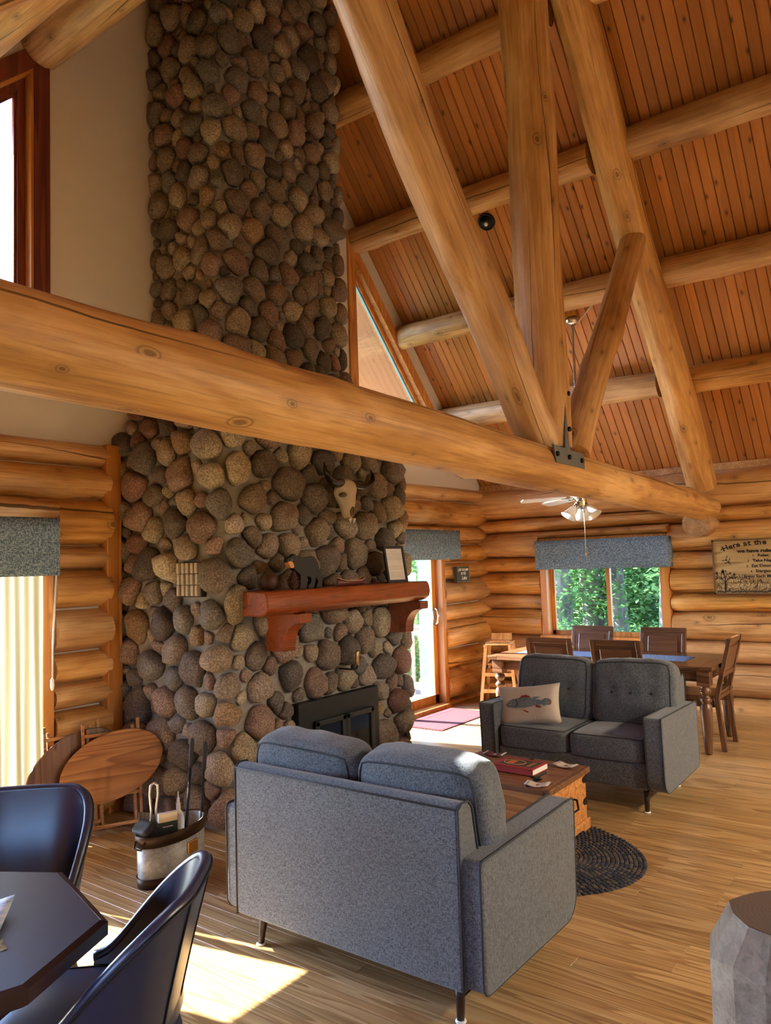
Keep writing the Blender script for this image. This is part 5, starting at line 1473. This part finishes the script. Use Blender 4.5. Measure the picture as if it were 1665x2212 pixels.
# printed tree, geese and grass
tr_ = MB(); rt = random.Random(6)
def stroke(p, q, w): tr_.bar((-.001, -p[0], p[1]), (-.001, -q[0], q[1]), w, .0012, (1, 0, 0))
def branch(p, a, l, w, d):
    q = (p[0] + l * math.cos(a), p[1] + l * math.sin(a)); stroke(p, q, w)
    if d:
        for k in range(3): branch(q, a + rt.uniform(-.7, .7), l * rt.uniform(.6, .8), w * .65, d - 1)
stroke((.11, .03), (.112, .13), .016); branch((.112, .13), PI / 2, .04, .009, 4); branch((.112, .12), PI / 2 + .7, .05, .007, 3); branch((.112, .12), PI / 2 - .7, .05, .007, 3)
for k in range(420):
    x = rt.uniform(.03, .88); z = rt.uniform(.02, .10 + .05 * math.sin(x * 5 + 1) + .03); a = rt.uniform(.3, 2.6); l = rt.uniform(.012, .04)
    stroke((x, z), (x + l * math.cos(a), z + l * math.sin(a)), rt.uniform(.0015, .004))
for k in range(60): x = .03 + k * .0145; stroke((x, .018 + rt.uniform(0, .012)), (x + .014, .018 + rt.uniform(0, .012)), .012)
for (x, z) in ((.125, .345), (.15, .32)):
    stroke((x - .035, z - .005), (x + .02, z + .004), .007); stroke((x, z), (x + .02, z + .045), .006); stroke((x, z), (x + .028, z - .018), .006)
tr_.build('printed_scene', BLK, sg_)

s2 = thing('block_sign', 'small dark block sign with white lettering on the corner logs', 'sign', (7.63, 4.657, 1.40), 0, rot=(0, 0, -.06))
MB().box(0, .245, 0, .05, 0, .185).build('block', plain('slate_block', (.05, .065, .075), .7), s2, bevel=.003)
for (a, b, c, e) in ((0, .245, 0, .006), (0, .245, .179, .185), (0, .006, 0, .185), (.239, .245, 0, .185)): MB().box(a, b, -.002, 0, c, e).build('worn_edge', plain('worn_edge', (.22, .18, .12), .8), s2)
T2 = mat_text_frame((0, -.0025, 0), (1, 0, 0), (0, 0, 1))
WH = plain('white_letters', (.8, .8, .76), .7)
for body, x, z, size, kw in (('JUST GO JUMP', .1225, .132, .040, dict(bold=.0011, sx=.80)), ('IN THE', .1225, .088, .040, dict(bold=.0011, sx=.80)), ('Lake', .135, .030, .062, dict(bold=.0006, shear=.35, sx=.9))):
    text_mb(body, size, align='CENTER', **kw).xf(T2 @ Matrix.Translation((x, z, 0))).build('lettering', WH, s2)
# ------------------------------------------------------------------ lamps in the kitchen side behind the camera
def room_lamp(x, y, z, watts, label):
    t = thing('pendant_lamp', label, 'lamp', (x, y, 0), 0, 'kitchen pendants')
    MB().tube([(0, 0, z + .25), (0, 0, zc(x) - .03)], .006, 6).build('cord', BLACKM, t)
    MB().lathe([(.02, .25), (.05, .2), (.16, .02), (.165, 0), (.155, 0), (.04, .19)], 24, (0, 0, z), cap=False).build('lamp_shade', BRONZE, t, smooth=True)
    l = bpy.data.lights.new('bulb', 'POINT'); l.energy = watts; l.color = (1.0, .87, .66); l.shadow_soft_size = .06
    lo = bpy.data.objects.new('bulb', l); COL.objects.link(lo); lo.parent = t; lo.location = (0, 0, z + .02)
for i, (x, y) in enumerate(((3.6, -2.1), (5.4, -2.0), (7.2, -1.8))):
    room_lamp(x, y, 2.35, LAMP_W, ['pendant lamp over the kitchen, nearest the low wall', 'middle pendant lamp over the kitchen', 'pendant lamp over the kitchen, nearest the window wall'][i])

# ------------------------------------------------------------------ outdoors
gnd = MB(); n = 24
for i in range(n + 1):
    for j in range(n + 1):
        x = lerp(-40, 60, i / n); y = lerp(-45, 55, j / n); gnd.v.append((x, y, -.75 + .25 * noise.noise(Vector((x * .1, y * .1, 0)))))
for i in range(n):
    for j in range(n): gnd.f.append((i * (n + 1) + j, i * (n + 1) + j + 1, (i + 1) * (n + 1) + j + 1, (i + 1) * (n + 1) + j))
GM = M('forest_floor', .95, 0, .1); GM.col(GM.ramp(GM.noise(GM.co((1, 1, 1)), .8, 6, .7), [(.35, (.07, .075, .03)), (.5, (.12, .16, .045)), (.65, (.2, .19, .09))])); 
ground = struct(gnd.build('ground', GM.m, smooth=True), 'leafy ground of the wood outside')

deck = thing('deck', 'weathered grey timber deck outside the glass doors', 'deck', (0, 0, 0))
DECKM = plain('weathered_deck', (.26, .25, .235), .8, var=.15, scale=12)
pm = MB().box(-.3, 9.0, -.068, .068, -.03, 0).mesh('deck_board', DECKM)
for k in range(17): linkmesh('deck_board', pm, deck, (0, 5.16 + k * .142, -.09))
for x in (0, 3, 6, 8.9): MB().box(x - .05, x + .05, 5.1, 7.5, -.9, -.12).build('joist', DECKM, deck)
rl_ = thing('deck_railing', 'pale wooden deck railing with square balusters seen through the right door', 'railing', (0, 0, 0))
RAILM = plain('pale_rail', (.36, .33, .28), .7, var=.1)
def rail_run(p, q):
    p, q = Vector(p), Vector(q); L = (q - p).length; d = (q - p).normalized()
    MB().bar(p + Vector((0, 0, .80)), q + Vector((0, 0, .80)), .13, .035).build('top_rail', RAILM, rl_)
    MB().bar(p + Vector((0, 0, .73)), q + Vector((0, 0, .73)), .04, .085).build('sub_rail', RAILM, rl_)
    MB().bar(p + Vector((0, 0, .03)), q + Vector((0, 0, .03)), .04, .085).build('bottom_rail', RAILM, rl_)
    k = int(L / .135)
    for i in range(1, k):
        c = p + d * (L * i / k); MB().bar(c + Vector((0, 0, -.08)), c + Vector((0, 0, .74)), .036, .036).build('baluster', RAILM, rl_)
    for c in (p, q): MB().bar(c + Vector((0, 0, -.1)), c + Vector((0, 0, .86)), .09, .09).build('post', RAILM, rl_)
rail_run((8.35, 5.15, 0), (8.35, 7.45, 0)); rail_run((8.35, 7.45, 0), (4.6, 7.45, 0))

# trees: trunk tube + crown of leaf blades; a few crown meshes are shared
def leafcol(m):
    r = m.n('ObjectInfo', 'Random'); nz = m.noise(m.co((1, 1, 1)), 1.6, 3, .6)
    return m.mix(nz, (.075, .19, .055), (.22, .40, .14))
LEAF = mat_trans('leaf', leafcol, .4)
BARK = M('bark', .95, 0, .1); BARK.col(BARK.ramp(BARK.noise(BARK.co((7, 7, 1.2), 9), 1.0, 5, .7), [(.35, (.10, .085, .07)), (.6, (.26, .235, .20))])); BARK = BARK.m
def crown_mesh(seed, nl, rx, rz, size, flat=1.0):
    r = random.Random(seed); vs, fs = [], []
    clumps = [(r.gauss(0, .42), r.gauss(0, .42), r.uniform(-1, 1), r.uniform(.14, .34)) for _ in range(46)]
    for _ in range(nl):
        c = r.choice(clumps)
        p = Vector(((c[0] + r.gauss(0, c[3])) * rx, (c[1] + r.gauss(0, c[3])) * rx, (c[2] + r.gauss(0, c[3] * .6)) * rz))
        a = Vector((r.gauss(0, 1), r.gauss(0, 1), r.gauss(0, .45))).normalized(); b = a.cross(Vector((r.gauss(0, .5), r.gauss(0, .5), 1))).normalized()
        l = size * r.uniform(.6, 1.3); w = l * .34; o_ = len(vs)
        vs += [tuple(p), tuple(p + a * l * .45 + b * w), tuple(p + a * l), tuple(p + a * l * .45 - b * w)]
        fs.append((o_, o_ + 1, o_ + 2, o_ + 3))
    me = bpy.data.meshes.new('crown'); me.from_pydata(vs, [], fs); me.update(); me.materials.append(LEAF); return me
CROWNS = [crown_mesh(s, 9000, 1.9, 3.0, .105) for s in (1, 2, 3)]
BUSHES = [crown_mesh(s, 4200, .9, .8, .085) for s in (7, 8)]
def tree(x, y, h, r, lean, ci, cz, csc, label, cat='tree', stem=True):
    t = thing('tree' if stem else 'shrub', label, cat, (x, y, -.75), random.Random(x * 7 + y).uniform(0, 6))
    if stem:
        q = random.Random(x * 3 + y); pts = [(lean * h * (k / 8) ** 1.3 + q.uniform(-.05, .05), q.uniform(-.06, .06), h * k / 8) for k in range(9)]
        MB().tube(pts, [r * (1.25 if k == 0 else 1 - .07 * k) for k in range(9)], 10).build('trunk', BARK, t, smooth=True)
        for k in (4, 5, 6):
            p = Vector(pts[k]); a = q.uniform(0, 6); MB().tube([p, p + Vector((math.cos(a) * .5, math.sin(a) * .5, .5)), p + Vector((math.cos(a) * 1.1, math.sin(a) * 1.1, .8))], [r * .4, r * .25, r * .1], 6).build('branch', BARK, t, smooth=True)
    o = linkmesh('crown', (CROWNS if stem else BUSHES)[ci % (3 if stem else 2)], t, (lean * h * .5 if stem else 0, 0, cz)); o.scale = (csc, csc, csc); o['kind'] = 'stuff'
    return t
# beyond the dining window
tree(13.2, 5.75, 9, .16, .01, 0, 4.6, 1.0, 'pale straight tree trunk nearest the left edge of the dining window')
tree(14.4, 5.75, 10, .24, .0, 1, 5.2, 1.05, 'thick dark tree trunk in the left light of the dining window')
tree(14.0, 5.05, 9, .17, -.01, 2, 5.0, 1.0, 'grey tree trunk just left of the dining window mullion')
tree(12.4, 3.75, 9, .085, .02, 0, 4.8, .9, 'forked slim tree in the middle of the right window light')
tree(14.2, 4.0, 9, .07, .0, 1, 5.0, .9, 'thin sapling behind the forked tree in the right window light')
tree(15.8, 3.9, 10, .12, .03, 2, 5.0, 1.1, 'tree at the right edge of the dining window view')
for i, (x, y) in enumerate(((18, 9.2), (18.6, 7.0), (17.5, 5.6), (19.5, 5.0), (18.2, 3.4), (20.5, 7.6))):
    tree(x, y, 10, .16, .02, i, 2.4 + .5 * (i % 3), 1.1, 'leafy background tree deep in the wood beyond the dining window')['group'] = 'background forest trees'
for i, (x, y, s_) in enumerate(((11.8, 5.1, .8), (12.2, 4.2, .75), (12.0, 3.4, .8), (13.6, 6.4, 1.2), (15.0, 5.0, 1.4), (14.8, 3.6, 1.3), (16.2, 6.6, 1.6), (16.6, 4.4, 1.6))):
    tree(x, y, 1, .1, 0, i, .75 * s_, s_, ['low leafy shrub under the left window light', 'low leafy shrub under the window mullion', 'low leafy shrub under the right window light', 'bushy undergrowth at the left of the window view', 'bushy undergrowth in the middle of the window view', 'bushy undergrowth at the right of the window view', 'far undergrowth behind the thick trunk', 'far undergrowth behind the sapling'][i], 'shrub', False)
# beyond the deck door
tree(9.1, 12.0, 9, .2, .0, 0, 5.4, 1.1, 'shade tree beyond the deck that darkens the railing')
tree(12.4, 8.3, 9, .12, -.03, 1, 4.6, .9, 'slender leaning tree behind the deck railing')
tree(14.5, 11.2, 10, .2, .02, 2, 4.2, 1.1, 'tall tree behind the deck beyond the leaning one')
for i, (x, y, s_) in enumerate(((10.4, 7.6, .7), (11.6, 8.6, 1.1), (13.2, 9.6, 1.5), (16.5, 12.0, 2.2), (18, 10.5, 2.4))):
    tree(x, y, 1, .1, 0, i, .7 * s_, s_, ['leafy shrub right behind the deck railing', 'bigger shrub beyond the deck railing', 'undergrowth beyond the leaning tree', 'far undergrowth on the deck side', 'farthest undergrowth between deck and window views'][i], 'shrub', False)
